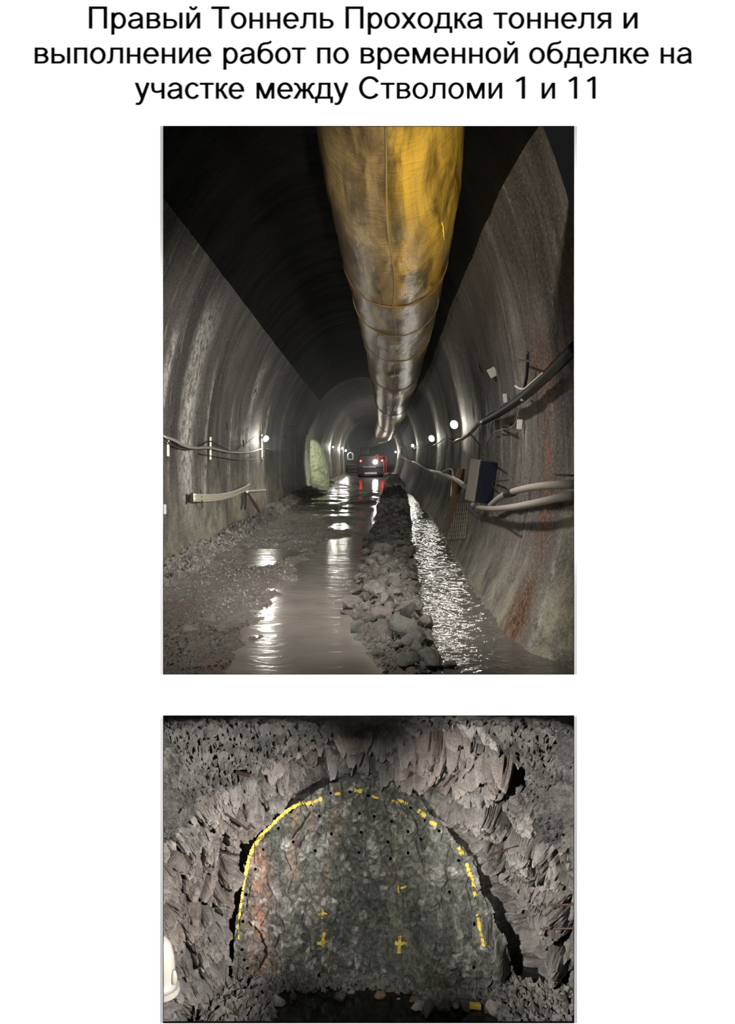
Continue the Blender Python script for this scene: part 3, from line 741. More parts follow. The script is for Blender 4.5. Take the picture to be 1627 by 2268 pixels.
mm = MB(); mm.tube([ker[k]+up[k]*(DR+.01)*(1-.62*float(sstep(56, 76, ker[k][1]))) for k in range(0, 560, 6)], .012, 6); mm.build('suspension_wire', M['steel'], duct, True)

# ------------------------------------------------------------------ wall lamps
def lamp(px, py, size, power, lab, off=.16, far=False, tilt=0):
    q = hit(px, py, off); Y = q[1]; r = size*Y/F/2
    d = 1 if q[0] < 0 else -1
    root = empty('wall_lamp', q, lab, 'lamp', 'work lamps on the tunnel walls')
    face = np.array((d*.55, -.8, -.25)); face /= np.linalg.norm(face); c = q
    n_ = Vector(face).to_track_quat('Z', 'Y').to_matrix(); Rm = np.array(n_)
    rh = max(r*1.15, .05)
    m = MB(); m.tube([c-face*.10, c-face*.06, c+face*.0, c+face*.02], [rh*.5, rh*.85, rh*1.02, rh*1.02], 14); m.build('housing', M['lamp_body'], root)
    m = MB(); ring = [c+Rm @ np.array((rh*.92*math.cos(a), rh*.92*math.sin(a), .012)) for a in np.linspace(0, 2*math.pi, 17)[:-1]]
    m.add([c+face*.03]+ring, [(0, 1+k, 1+(k+1) % 16) for k in range(16)]); m.build('lens', M['lamp_far'] if far else M['lamp_bright'] if px > 900 else M['lamp_glow'], root)
    m = MB(); m.tube([c-face*.05, q+np.array((-d*off*.9, .02, .03))], .015, 6); m.build('bracket', M['steel'], root)
    L = light('lamp_light', 'POINT', tuple(c+face*.08), power, (1.0, .96, .86), shadow_soft_size=.13)
    L.parent = root; L.matrix_parent_inverse = Matrix.Translation(-Vector(root.location))
    return q
lamp(588, 971, 12, 80, 'small white lamp above the cable on the pale wall')
lamp(1006, 940, 17, 42, 'largest bright lamp, high on the wall opposite the pipe bundle')
lamp(956, 971, 13, 42, 'second lamp along the dark wall, round and greenish white')
lamp(914, 987, 7, 60, 'third lamp along the dark wall, small and slanted')
lamp(876, 1001, 4, 260, 'fourth and faintest lamp along the dark wall', far=True)
lamp(757, 993, 5, 100, 'first of two tiny lamps at the far bend', far=True)
lamp(765, 998, 5, 70, 'second of two tiny lamps at the far bend', far=True)
lamp(737, 990, 3, 120, 'tiny lamp on the pale wall beyond the shotcrete corner', far=True)

# ------------------------------------------------------------------ cables, hoses, pipes, rods
def path_px(pts, off, wob=0.0, seed=0, sub=5):
    Q = [hit(a, b, off) for a, b in pts]; out = []; rr = random.Random(seed)
    n = len(Q)
    for i in range(n-1):
        p0, p1, p2, p3 = Q[max(i-1, 0)], Q[i], Q[i+1], Q[min(i+2, n-1)]
        for k in range(sub):
            t = k/sub
            out.append(.5*((2*p1)+(-p0+p2)*t+(2*p0-5*p1+4*p2-p3)*t*t+(-p0+3*p1-3*p2+p3)*t**3)+np.array([rr.uniform(-wob, wob) for _ in range(3)]))
    out.append(Q[-1]); return out
def cable(name, pts, r, mat, lab, cat='cable', off=.07, wob=0.0, n=8, group=None):
    pp = path_px(pts, off, wob, len(pts)*7)
    m = MB(); m.tube(pp, r, n); return setp(m.build(name, M[mat], None, True), lab, cat, group)
cable('power_cable', [(362, 967), (385, 975), (408, 987), (430, 992), (465, 992), (495, 999), (530, 1003), (560, 1001), (580, 994)], .022, 'cable_pale', 'thick pale cable sagging along the pale wall towards the lamp', off=.10)
cable('thin_cable', [(362, 968), (380, 985), (410, 994), (430, 994), (465, 977), (490, 988), (520, 997), (565, 967)], .009, 'cable_black', 'thin black wire looped above the thick pale cable', off=.11)
cable('thin_cable', [(440, 1005), (480, 1012), (530, 1019), (575, 1015), (603, 1006)], .007, 'cable_black', 'thin wire sagging below the thick pale cable', off=.06)
cable('thin_cable', [(588, 993), (610, 998), (640, 999), (670, 998), (690, 991)], .012, 'cable_grey', 'thin grey cable running from the small lamp to the shotcrete corner', off=.08)
for px, a, b, lab in [(466, 968, 1018, 'pale timber peg carrying the thick cable on the pale wall'), (580, 962, 1016, 'pale peg below the small white lamp'), (372, 975, 1010, 'pale peg at the near end of the thick cable')]:
    m = MB(); m.tube([hit(px, a, .05), hit(px, b, .04)], .02, 6); setp(m.build('cable_peg', M['pipe']), lab, 'peg')
for k, (px, a, b) in enumerate([(459, 985, 1018), (434, 997, 1016), (380, 942, 960), (501, 934, 950), (538, 975, 990), (577, 940, 958), (640, 945, 945), (680, 953, 962), (630, 962, 970)]):
    q = hit(px, a, .02); q2 = hit(px+2, b, .03) if b-a > 3 else hit(px+12, a, .03)
    m = MB(); m.tube([q, q2], .014, 6)
    setp(m.build('anchor_rod', M['rod']), 'short dark anchor rod sticking out of the pale wall', 'rod', 'anchor rods in the pale wall')
# bundle of cream pipes with its wooden arm
Q = path_px([(425, 1102), (460, 1103), (495, 1099), (525, 1090), (551, 1078)], .22)
root = empty('pipe_bundle', Q[0], 'bundle of four cream plastic pipes hung low on the pale wall', 'pipes')
for k in range(4):
    m = MB(); m.tube([p+np.array((.02*(k % 2), 0, .030*(k-1.5)+.0*i)) for i, p in enumerate(Q)], .017, 8); m.build('pipe', M['pipe'], root, True)
m = MB(); m.tube([Q[3]+np.array((0, -.03, .13)), Q[3]+np.array((.04, -.03, -.15))], .008, 6); m.build('tie_wire', M['steel'], root)
m = MB(); m.tube([Q[0]+np.array((0, -.01, .07)), Q[0]+np.array((0.0, .0, -.09))], .02, 6); m.build('end_clamp', M['steel'], root)
a_, b_ = hit(547, 1089, .14), hit(588, 1086, .12)
m = MB(); m.tube([a_, b_], .028, 8); setp(m.build('support_arm', M['pipe']), 'cream pole fixed level to the wall behind the pipe bundle', 'pole')
for dx, ex, lab in ((543, 534, 'bent dark prop under the pipe bundle, nearer the bundle end'), (545, 543, 'upright dark prop under the joint of pipe bundle and pole')):
    m = MB(); m.tube([hit(dx, 1092, .12), hit(ex, 1128, .03)], .014, 6); setp(m.build('prop_rod', M['rod']), lab, 'rod')
m = MB(); m.tube([hit(549, 1092, .05), hit(565, 1118, .03), hit(582, 1148, .03)], [.02, .05, .02], 7, flat=.3); setp(m.build('rusty_strap', simple('rusty_strap', (.20, .11, .09), .9)), 'reddish brown strap trailing down the pale wall behind the pipes', 'strap')
# right-hand wall
cable('power_cable', [(1275, 768), (1240, 802), (1210, 832), (1185, 855), (1160, 877), (1130, 898), (1100, 917), (1070, 933)], [.050]*36, 'cable_black', 'thick black cable climbing the wall to the upper corner', off=.12, n=10)
cable('power_cable', [(1160, 880), (1120, 902), (1085, 922), (1062, 937), (1045, 955), (1030, 968), (1005, 979)], .028, 'cable_grey', 'grey cable wound with the thick black one above the blue box', off=.13, wob=.006)
cable('thin_cable', [(1202, 826), (1180, 845), (1158, 862), (1140, 855)], .010, 'cable_pale', 'thin pale wire clipped to the thick black cable', off=.16)
cable('thin_cable', [(1168, 780), (1166, 830), (1160, 862)], .016, 'cable_black', 'black wire hanging down to the thick black cable', off=.08)
cable('thin_cable', [(1148, 905), (1142, 935), (1130, 947), (1105, 953), (1085, 968), (1065, 1010)], .008, 'cable_grey', 'fine wire drooping from the black cable towards the blue box', off=.07)
cable('thin_cable', [(1005, 979), (985, 972), (965, 984), (945, 990), (930, 985), (912, 996), (890, 1000)], .016, 'cable_grey', 'wire strung between the lamps of the dark wall', off=.10)
cable('cable_bundle', [(892, 1013), (905, 1019), (925, 1028), (945, 1040), (965, 1046), (985, 1053), (1003, 1060), (1030, 1078)], .05, 'cable_pale', 'twisted pale cable bundle sloping down to the blue box', off=.12, wob=.012)
cable('thin_cable', [(975, 1049), (988, 1041), (1000, 1040), (1002, 1055), (998, 1100)], .020, 'cable_pale', 'pale cable loop rising out of the twisted bundle', off=.12)
cable('thin_cable', [(893, 990), (898, 1000), (902, 1018)], .05, 'cable_pale', 'pale lead dropping from the small white switch box', off=.10)
cable('hose', [(1085, 1120), (1105, 1103), (1125, 1092), (1150, 1085), (1180, 1079), (1215, 1075), (1275, 1072)], .034, 'cable_grey', 'upper of two dusty grey hoses beside the blue box, with a black coupling', 'hose', .16, n=12)
cable('hose', [(1045, 1118), (1060, 1124), (1090, 1127), (1130, 1124), (1165, 1118), (1200, 1111), (1235, 1103), (1275, 1096)], .033, 'cable_grey', 'lower of two dusty grey hoses, passing under the blue box', 'hose', .18, n=12)
q1, q2 = hit(1122, 1094, .16), hit(1136, 1089, .16)
m = MB(); m.tube([q1, q2], .046, 14); setp(m.build('hose_coupling', M['cable_black'], None, True), 'black rubber coupling on the upper grey hose', 'coupling')
for px, py, qx, qy, lab in [(1093, 1066, 1126, 1063, 'thin dark rod standing out from the blue box edge, upper one'), (1090, 1077, 1098, 1080, 'short dark bolt under the upper rod at the blue box'), (1230, 1051, 1270, 1053, 'dark rod above the upper hose at the edge of the opening'), (1091, 1144, 1132, 1156, 'dark rod poking from the wall below the lower hose'), (1031, 1124, 1057, 1136, 'dark rod just under the foot of the blue box'), (1068, 1011, 1102, 1024, 'bent dark rod over the top of the blue box'), (1150, 798, 1178, 800, 'dark rod crossing the black wire above the thick cable'), (1106, 943, 1126, 943, 'short level rod above the hanging fine wire'), (1060, 810, 1068, 826, 'dark hook beside the square tag')]:
    m = MB(); m.tube([hit(px, py, .06), hit(qx, qy, .14)], .011, 6); setp(m.build('steel_rod', M['rod']), lab, 'rod')
def plate(px, py, w, h, lab, rot=0.):
    q = hit(px, py, .05); s_ = q[1]/F
    m = MB(); c, sn = math.cos(rot), math.sin(rot); Rm = np.array(((c, 0, sn), (0, 1, 0), (-sn, 0, c)))
    m.box(q, (w*s_, .02, h*s_), Rm, .004); setp(m.build('wall_tag', M['tag']), lab, 'tag')
plate(1090, 825, 19, 21, 'square pale tag high on the dark wall, tilted', -.5)
plate(1118, 882, 9, 20, 'narrow upright pale tag touching the thick black cable', -.1)
plate(1150, 940, 12, 22, 'dull grey tag hanging below the black cable', .05)
plate(364, 1128, 9, 22, 'pale tag low on the pale wall at the edge of the opening', 0)
q = hit(890, 1001, .12); sb = empty('switch_box', q, 'small white switch box beyond the third lamp on the dark wall', 'box')
s_ = q[1]/F; m = MB(); m.box(q, (7*s_, .12, 17*s_), None, .01); m.build('body', M['white_plastic'], sb)
m = MB(); m.box(q+np.array((-1.0*s_, -.065, -1*s_)), (3*s_, .02, 6*s_)); m.build('window', M['steel'], sb)
# electrical cabinet leaning out from the wall
q = hit(1064, 1066, .20); s_ = q[1]/F
cab = empty('electrical_box', q+np.array((0, 0, -50*s_)), 'tall electrical box with navy front and dusty grey side on the wall', 'box')
tl = math.radians(8.5); c, sn = math.cos(tl), math.sin(tl); Rt = np.array(((c, 0, sn), (0, 1, 0), (-sn, 0, c)))
rz = math.radians(17); Rz = np.array(((math.cos(rz), -math.sin(rz), 0), (math.sin(rz), math.cos(rz), 0), (0, 0, 1))); Rb = Rt @ Rz
w_, d_, h_ = 40*s_/math.cos(rz), .30, 93*s_
m = MB(); m.box(q, (w_, d_, h_), Rb, .008); m.build('body', M['greybox'], cab)
m = MB(); m.box(q+Rb @ np.array((.004, -d_/2-.008, 0)), (w_*.98, .02, h_*.985), Rb, .006); m.build('door', M['blue'], cab)
m = MB(); m.box(q+Rb @ np.array((w_/2+.006, 0, -.01)), (.012, d_*.98, h_*.97), Rb); m.build('side_panel', M['steel'], cab)
for dz in (.3, -.28):
    m = MB(); m.box(q+Rb @ np.array((-w_*.45, -d_/2-.022, dz*h_)), (.02, .02, .07), Rb); m.build('hinge', M['steel'], cab)
m = MB(); m.box(q+Rb @ np.array((w_*.36, -d_/2-.024, 0)), (.02, .02, .06), Rb); m.build('handle', M['steel'], cab)
m = MB(); m.tube([q+Rb @ np.array((-w_*.3, 0, h_/2)), q+Rb @ np.array((-w_*.35, 0, h_/2+.2)), q+Rb @ np.array((-w_*.9, .1, h_/2+.34))], .012, 6); m.build('lead', M['cable_black'], cab)
# timber and net behind it
a_, b_ = hit(1022, 1040, .05), hit(987, 1188, .06)
m = MB(); m.tube([a_, .5*(a_+b_)+np.array((.0, 0, .0)), b_], [.10, .085, .02], 6, flat=.5); setp(m.build('timber_prop', M['wood']), 'muddy brown timber leaning against the wall under the electrical box', 'timber')
U = []
for i in range(9):
    for k in range(9):
        a_ = hit(1000+i*4.6+(8-k)*.9-8, 1118+k*9.5-i*.4, .035); U.append(a_)
net = empty('net_cloth', U[40], 'pale netting hung on the wall below the electrical box', 'netting')
m = MB()
for i in range(9): m.tube([U[i*9+k] for k in range(9)], .006, 4)
for k in range(9): m.tube([U[i*9+k] for i in range(9)], .006, 4)
setp(m.build('mesh_strands', M['net'], net), kind='stuff')
# rough shotcrete corner standing out of the pale wall
nu, nv = 30, 40; U_, V_ = np.meshgrid(np.linspace(0, 1, nu), np.linspace(0, 1, nv), indexing='ij'); U_ = U_.ravel(); V_ = V_.ravel()
zz = 2.35*V_-.1; wd_ = .78*np.sqrt(np.clip(1-(V_/1.02)**3, 0, 1))
Yc = 38+2.2*U_-1.0*V_; xb = lerp(Yc, XL)-.02
ex = wd_*np.sin(np.pi*np.clip(U_*1.0, 0, 1))**.45
pp = np.stack([xb+ex, Yc, zz], 1); pp[:, 0] += .06*fbm(pp*3, 4, 51)*np.sign(ex); pp[:, 1] += .12*fbm(pp*2.5, 3, 53)
t = NT('pale_shotcrete'); n_ = t.noise(t.pos(), 7, 6, .7); t.bump(n_, .9, .08)
M['palecrete'] = t.set(col=t.mix(t.ramp(n_, .3, .7), (.20, .21, .14), (.62, .63, .46)), rough=.9)
o = npmesh('shotcrete_corner', pp, gridq(nu, nv), M['palecrete'], None, True)
setp(o, 'rough pale green shotcrete corner bulging from the wall at the cross passage', 'rock')
light('corner_fill', 'SPOT', (-1.0, 33.0, 2.0), 1100, (.95, 1.0, .8), target=(-2.3, 38.6, .9), spot_size=math.radians(60), spot_blend=.8, shadow_soft_size=.1)  # added spot without a fixture, brightens the shotcrete corner

# ------------------------------------------------------------------ work truck seen from behind
TY = 55.0; s_ = TY/F
def T(px, py, dy=0): return P(px, py, TY)+np.array((0, dy, 0))
g0 = P(818, 1056, TY); gz = max(0.0, float(ground_z(g0[0], TY)))
tr = empty('work_truck', (g0[0], TY, gz), 'dark work truck seen from behind with lit red and white lamps', 'truck')
def tb(name, x0, y0, x1, y1, dy, depth, mat, bev=.03, par=None):
    a, b = T(x0, y0), T(x1, y1); m = MB()
    m.box(((a[0]+b[0])/2, TY+dy+depth/2, (a[2]+b[2])/2), (abs(b[0]-a[0]), depth, abs(a[2]-b[2])), None, bev); return m.build(name, M[mat], par or tr)
tb('chassis', 791, 1030, 851, 1050, .1, 3.6, 'truck', .05)
body = tb('body', 794, 1008, 850, 1036, 0, 2.2, 'truck', .06)
cabn = tb('cab', 797, 992, 819, 1012, .3, 1.6, 'truck', .05)
tb('rear_window', 799.5, 997, 816, 1007, .27, .05, 'glass', .01, cabn)
tb('roof_rack', 796, 990.5, 820, 993, .25, 1.7, 'steel', .01, cabn)
for x in (826, 834):
    tb('window_post', x, 1000, x+1, 1010, .3, .06, 'steel', 0)
tb('bumper', 792, 1044, 850, 1050.5, -.12, .14, 'steel', .02)
tb('number_plate', 807, 1046, 834, 1050, -.15, .03, 'plate', .005)
tb('tailgate_rail', 803, 1033.5, 832, 1035, -.03, .03, 'plate', 0)
for x in (796.5, 844):
    c_ = T(x, 1049.2); m = MB(); r0 = .42
    c_[2] = gz+r0
    m.tube([c_+np.array((-.14, .45, 0)), c_+np.array((-.11, .45, 0)), c_+np.array((.11, .45, 0)), c_+np.array((.14, .45, 0))], [r0*.85, r0, r0, r0*.85], 20); wh = m.build('wheel', M['tyre'], tr, False)
    m = MB(); m.tube([c_+np.array((-.15, .45, 0)), c_+np.array((.15, .45, 0))], .2, 12); m.build('hub', M['steel'], wh)
    c2 = c_+np.array((0, 2.6, 0)); m = MB(); m.tube([c2+np.array((-.14, 0, 0)), c2+np.array((.14, 0, 0))], r0, 20); m.build('wheel', M['tyre'], tr)
def disc(name, px, py, rpx, dy, mat, par):
    c_ = T(px, py, dy); r0 = rpx*s_; m = MB(); m.tube([c_, c_+np.array((0, -.03, 0)), c_+np.array((0, -.05, 0))], [r0, r0, r0*.8], 14); return m.build(name, M[mat], par)
tl_ = disc('tail_lamp', 798.5, 1021, 2.2, -.02, 'red_glow', tr); disc('tail_lamp', 846, 1020, 2.2, -.02, 'red_glow', tr)
rl_ = disc('reversing_lamp', 830.5, 1023, 5.0, -.03, 'work_glow', tr)
setp(tl_, 'red tail lamp'); setp(rl_, 'bright white reversing lamp')
def tl_light(px, py, w, c_): 
    L = light('lamp_light', 'POINT', tuple(T(px, py, -.7)), w, c_, shadow_soft_size=.07); L.parent = tr; L.matrix_parent_inverse = Matrix.Translation(-Vector(tr.location))
tl_light(798.5, 1021, 3, (1, .04, .03)); tl_light(846, 1020, 4, (1, .04, .03)); tl_light(830.5, 1023, 40, (1, .96, .9))
m = MB()
for pts in ([(837, 1010), (855, 1010)], [(855, 1010), (855, 1046)], [(837, 1010), (837, 1022)], [(850, 1022), (850, 1048)], [(828, 1012), (837, 1006)]):
    m.tube([T(a, b, -.1) for a, b in pts], .035, 6)
setp(m.build('side_frame', M['truck_red'], tr), 'red tubular side frame')
# rack and sign at the far bend
fr = empty('steel_rack', G(780, 1056), 'low stack of pale sections lying at the bend beside the truck', 'rack')
fr.location = P(782, 1050, 62)
for k, (a, b, y) in enumerate([(770, 790, 1029), (772, 790, 1036), (770, 791, 1043), (768, 792, 1050)]):
    m = MB(); p0, p1 = P(a, y, 62), P(b, y, 62); m.tube([p0, p1], .07, 8); m.build('section', M['cable_grey'], fr)
for x in (772, 788):
    m = MB(); m.tube([P(x, 1027, 62.1), P(x, 1053, 62.1)], .05, 6); m.build('upright', M['steel'], fr)
m = MB(); m.tube([P(a, b, 66) for a, b in [(770, 1017), (770, 1006), (775, 1002), (780, 1004), (782, 1010), (781, 1017), (775, 1018), (770, 1017)]], .05, 6)
setp(m.build('ring_frame', M['cable_pale']), 'pale oval frame standing above the stacked sections at the bend', 'frame')

# ------------------------------------------------------------------ lower heading: rim of blasted rock
FY = 14.0
FA = np.array([(512, 2330), (520, 2240), (525, 2180), (528, 2050), (538, 1950), (560, 1875), (600, 1822), (655, 1775), (715, 1742), (780, 1722), (840, 1722), (900, 1750), (960, 1800), (1010, 1850), (1045, 1905), (1066, 1970), (1085, 2030), (1120, 2100), (1138, 2170), (1145, 2230), (1150, 2330)], float)
OB = np.array([(150, 2520), (120, 2420), (100, 2330), (85, 2150), (90, 1950), (110, 1800), (190, 1640), (330, 1562), (520, 1558), (740, 1556), (900, 1556), (1080, 1556), (1250, 1558), (1400, 1610), (1490, 1730), (1530, 1850), (1545, 1980), (1550, 2120), (1545, 2250), (1530, 2380), (1500, 2520)], float)
SB = np.array([9, 9, 9, .85, .62, .46, .36, .38, .50, .80, .9, .9, .62, .44, .40, .50, .62, 9, 9, 9, 9], float)   # share of the way out where the sprayed concrete begins
def dens(a, n):
    d = np.r_[0, np.cumsum(np.linalg.norm(np.diff(FA, axis=0)+np.diff(OB, axis=0), axis=1))]; x = np.linspace(0, d[-1], n)
    return np.stack([np.interp(x, d, a[:, k]) for k in range(a.shape[1])], 1) if a.ndim == 2 else np.interp(x, d, a)
NT_, NSg = 620, 330
A2, B2, SB2 = dens(FA, NT_), dens(OB, NT_), dens(np.minimum(SB, 1.6), NT_)
g = np.linspace(-.09, 1, NSg)                      # share of the way out, near-linear in the picture for straight walls
Yk1 = np.interp(g, [-.09, 0, .05, .3, .5, .7, 1], [FY+.75, FY+.12, 13.72, 13.35, 12.9, 12.0, 6.12])
Yk2 = np.interp(g, [-.09, 0, .05, .3, .6, .90, 1], [FY+.75, FY+.12, 13.78, 13.45, 12.95, 12.2, 6.12])
tf1 = np.linspace(0, 1, NT_); wt = sstep(.24, .36, tf1)*sstep(.76, .64, tf1)
Yk = Yk1[:, None]*(1-wt)[None]+Yk2[:, None]*wt[None]
PXr = A2[None]*(1-g[:, None, None])+B2[None]*g[:, None, None]
Xr = (PXr[..., 0]-HX)*Yk/F
Zr = H-(PXr[..., 1]-HY)*Yk/F
Yr2 = Yk
cxx = (Xr.min(1)+Xr.max(1))/2; czz = Zr.min(1)*.6+Zr.max(1)*.4
inx = cxx[:, None]-Xr; inz = czz[:, None]-Zr; ln = np.sqrt(inx**2+inz**2); inx /= ln; inz /= ln
p3 = np.stack([Xr, Yr2, Zr], -1).reshape(-1, 3)
wp = p3+.12*np.stack([fbm(p3*1.8, 3, 61), fbm(p3*1.8, 3, 62), fbm(p3*1.8, 3, 63)], 1)
f1, f2, c1, q1_ = voro(wp*np.array((1.35, 1.2, 1.5)), 70); e1 = np.clip((f2-f1)/.16, 0, 1)
f1b, f2b, c2, q2_ = voro(wp*np.array((3.8, 3.2, 4.4)), 80); e2 = np.clip((f2b-f1b)/.14, 0, 1)
f1c, f2c, c3, q3_ = voro(wp*np.array((10, 9, 11)), 90); e3 = np.clip((f2c-f1c)/.2, 0, 1)
def tilt(w, q, c):
    k = (c*1e6).astype(np.int64); z = k*0
    rv = np.stack([hsh(k, z, z, 301+n) for n in range(3)], 1)*2-1
    return ((w-q)*rv).sum(1)
t1 = tilt(wp*np.array((1.35, 1.2, 1.5)), q1_, c1); t2 = tilt(wp*np.array((3.8, 3.2, 4.4)), q2_, c2); t3 = tilt(wp*np.array((10, 9, 11)), q3_, c3)
rock = .50*(c1-.5)+.26*t1+.34*e1**.6+.28*(c2-.5)+.14*t2+.14*e2**.6+.08*(c3-.5)+.05*t3+.05*e3+.05*fbm(p3*5, 4, 64)-.30
gg = np.repeat(g[:, None], NT_, 1).ravel()
sbw = np.repeat(SB2[None, :], NSg, 0).ravel()+.05*fbm(p3*1.7, 4, 65)+.03*(c2-.5)
isc = gg > sbw
shot = .30+.10*fbm(p3*1.2, 3, 66)+.08*fbm(p3*12, 3, 67)+.17*(1-np.clip(voro(p3*np.array((12, 12, 12)), 95)[0]/.6, 0, 1))
disp = np.where(isc, shot, rock*.95-.05-.34*np.exp(-((sbw-gg)/.07)**2))
lowcut = sstep(.25, 0, gg)
endfix = sstep(.97, .86, gg)
# a deep dark cleft between the face and the rim on one side
tfrac = np.repeat(np.linspace(0, 1, NT_)[None, :], NSg, 0).ravel()
corner = sstep(.17, .06, tfrac)+sstep(.92, .97, tfrac)
disp = disp+.5*corner*sstep(.0, .1, gg)*sstep(.9, .5, gg)
cleft = np.exp(-((tfrac-.82)/.12)**2)*np.exp(-((gg-.09)/(.06+.06*sstep(.74, .9, tfrac)))**2)*.85+np.exp(-((tfrac-.18)/.09)**2)*np.exp(-((gg-.10)/.06)**2)*.22+np.exp(-((tfrac-.5)/.13)**2)*np.exp(-((gg-.08)/.05)**2)*.12
disp = (disp-.03)*(.35+.65*sstep(0, .07, gg))*endfix-cleft-.16*sstep(.10, .0, gg)*sstep(-.09, -.01, gg)
topz = sstep(-.9, -.35, p3[:, 2]); disp = np.where(disp < 0, disp*(1-topz), disp)
grid3 = p3.reshape(NSg, NT_, 3)
nrm = np.cross(np.gradient(grid3, axis=0), np.gradient(grid3, axis=1)).reshape(-1, 3)
nrm /= np.linalg.norm(nrm, axis=1)[:, None]+1e-9
nrm *= np.sign((nrm*np.stack([inx.ravel(), -.5+0*gg, inz.ravel()], 1)).sum(1))[:, None]
for _ in range(12):
    n3 = nrm.reshape(NSg, NT_, 3); n3 = (n3+np.roll(n3, 1, 0)+np.roll(n3, -1, 0)+np.roll(n3, 1, 1)+np.roll(n3, -1, 1))/5; nrm[:] = n3.reshape(-1, 3)
nrm[:NT_*8] = np.tile(nrm[NT_*8:NT_*9], (8, 1)); nrm[-NT_*8:] = np.tile(nrm[-NT_*9:-NT_*8], (8, 1))
disp = np.where(gg < 0, disp*np.clip(1+gg/.09, 0, 1), disp)
V3 = p3+disp[:, None]*nrm
tone = .55+.35*(c2-.5)+.25*(c3-.5)+.15*fbm(p3*3, 4, 68)
pink = sstep(.1, .45, fbm(p3*.9, 3, 69)+.3*(c1-.5)+.35*np.exp(-((tfrac-.24)/.1)**2))
Qa = gridq(NSg, NT_); fs = isc[Qa].sum(1) >= 2
def rockmat(name, lo, hi, pk, bs=9.0, bd=.05):
    t = NT(name); p = t.pos(); at = t.attr('tone'); n_ = t.noise(p, bs, 7, .7)
    c = t.mix(t.ramp(t.math('ADD', at, t.math('MULTIPLY', t.math('SUBTRACT', n_, .5), .8)), .2, .95), lo, hi)
    c = t.mix(t.math('MULTIPLY', t.attr('pink'), .4), c, pk)
    t.bump(t.math('ADD', n_, t.noise(t.mapv(p, (9, 9, 3)), 4, 6, .7)), .95, bd)
    return t.set(col=c, rough=.8, spec=.35)
M['rock'] = rockmat('blasted_rock', (.09, .08, .072), (.38, .36, .34), (.25, .19, .155))
M['shot2'] = rockmat('rough_sprayed_concrete', (.06, .058, .054), (.27, .26, .24), (.18, .17, .16), 17.0, .16)
def sub(name, mask, mat):
    Qm = Qa[mask]; u_, inv = np.unique(Qm, return_inverse=True)
    return setp(npmesh(name, V3[u_], inv.reshape(-1, 4), mat, None, False, {'tone': tone[u_], 'pink': pink[u_]}), kind='structure')
sub('wall_rock', ~fs, M['rock']); sub('wall_shotcrete', fs, M['shot2'])

# ------------------------------------------------------------------ lower heading: the face
x0, z0 = P(470, 2330, FY)[[0, 2]]; x1, z1 = P(1190, 1690, FY)[[0, 2]]
NX, NZ = 420, 380
GX, GZ = np.meshgrid(np.linspace(x0, x1, NX), np.linspace(z0, z1, NZ), indexing='ij'); gx, gz_ = GX.ravel(), GZ.ravel()
p2 = np.stack([gx, gz_, gx*0], 1)
def face_y(p):
    w = p+.06*np.stack([fbm(p*3, 3, 101), fbm(p*3, 3, 102), p[:, 0]*0], 1)
    a1, b1, ca, _ = voro(w*np.array((1.6, 1.1, 1)), 110); a2, b2, cb, _ = voro(w*np.array((5, 3.6, 1)), 120); a3, b3, cc, _ = voro(w*13, 130)
    d = .13*(ca-.5)+.07*(cb-.5)+.022*(cc-.5)+.03*np.clip((b2-a2)/.15, 0, 1)+.05*fbm(p*np.array((4, 2, 1)), 4, 103)+.02*fbm(p*12, 3, 104)
    # the big protruding block at the lower right of the face
    bx, bz = P(1010, 2120, FY)[[0, 2]]
    d = d+.38*sstep(1.05, .75, np.sqrt(((p[:, 0]-bx)/.85)**2+((p[:, 1]-bz)/.9)**2))
    zf = P(800, 2190, FY)[2]
    d = d+.10*sstep(.45, 0, p[:, 1]-zf)
    return FY-.12-d, (ca, cb, cc, a3, b3)
fy, (ca, cb, cc, a3, b3) = face_y(p2)
pxx = HX+gx*F/FY; pyy = HY-(gz_-H)*F/FY
nA = fbm(p2*np.array((2.2, .7, 1)), 4, 140); nB = fbm(p2*np.array((6, 1.6, 1)), 4, 141)
col = np.zeros((len(gx), 3)); base = np.array((.15, .165, .135)); col[:] = base
def blend(c, m): col[:] = col*(1-m[:, None])+np.array(c)*m[:, None]
blend((.23, .24, .15), sstep(.0, .4, nA)*.6)
blend((.075, .09, .08), sstep(.05, .4, -nB)*.7)
blend((.29, .265, .24), sstep(.55, .9, cb)*.55)
ob = np.exp(-((pxx-(578-(pyy-1980)*.0))/(25+6*nA))**2)*sstep(1840, 1890, pyy)*sstep(2165, 2120, pyy)
blend((.52, .25, .15), np.clip(ob*1.2*(.6+.6*nB), 0, .9))
for cx_, w_, ya, yb, st in ((652, 11, 1790, 1930, .65), (742, 10, 1750, 1860, .5), (690, 10, 1770, 1830, .5), (720, 9, 1900, 1960, .4), (735, 12, 2100, 2200, .35), (870, 14, 1840, 1900, .35), (880, 15, 1900, 1950, .4)):
    blend((.42, .25, .13), np.exp(-((pxx-cx_-12*nA)/w_)**2)*sstep(ya-20, ya+10, pyy)*sstep(yb+20, yb-10, pyy)*st*np.clip(.7+.8*nB, 0, 1.3))
vein = np.exp(-(((pxx-610)*.52-(pyy-2150))/9)**2)*sstep(575, 600, pxx)*sstep(668, 650, pxx); blend((.36, .25, .18), np.clip(vein*.9, 0, 1))
for cx_, cy_, sx_, sy_, st in ((865, 2010, 26, 40, .5), (900, 1830, 60, 30, .35), (860, 1900, 50, 40, .3), (1010, 1840, 25, 25, .3)):
    blend((.30, .32, .21), np.exp(-((pxx-cx_)/sx_)**2-((pyy-cy_)/sy_)**2)*st*np.clip(.8+nB, 0, 1.4))
clm = sstep(.62, .75, hsh((cc*1e6).astype(np.int64), (cb*0).astype(np.int64), (cb*0).astype(np.int64), 5))*sstep(0, .35, fbm(p2*1.3, 2, 150)+.15)
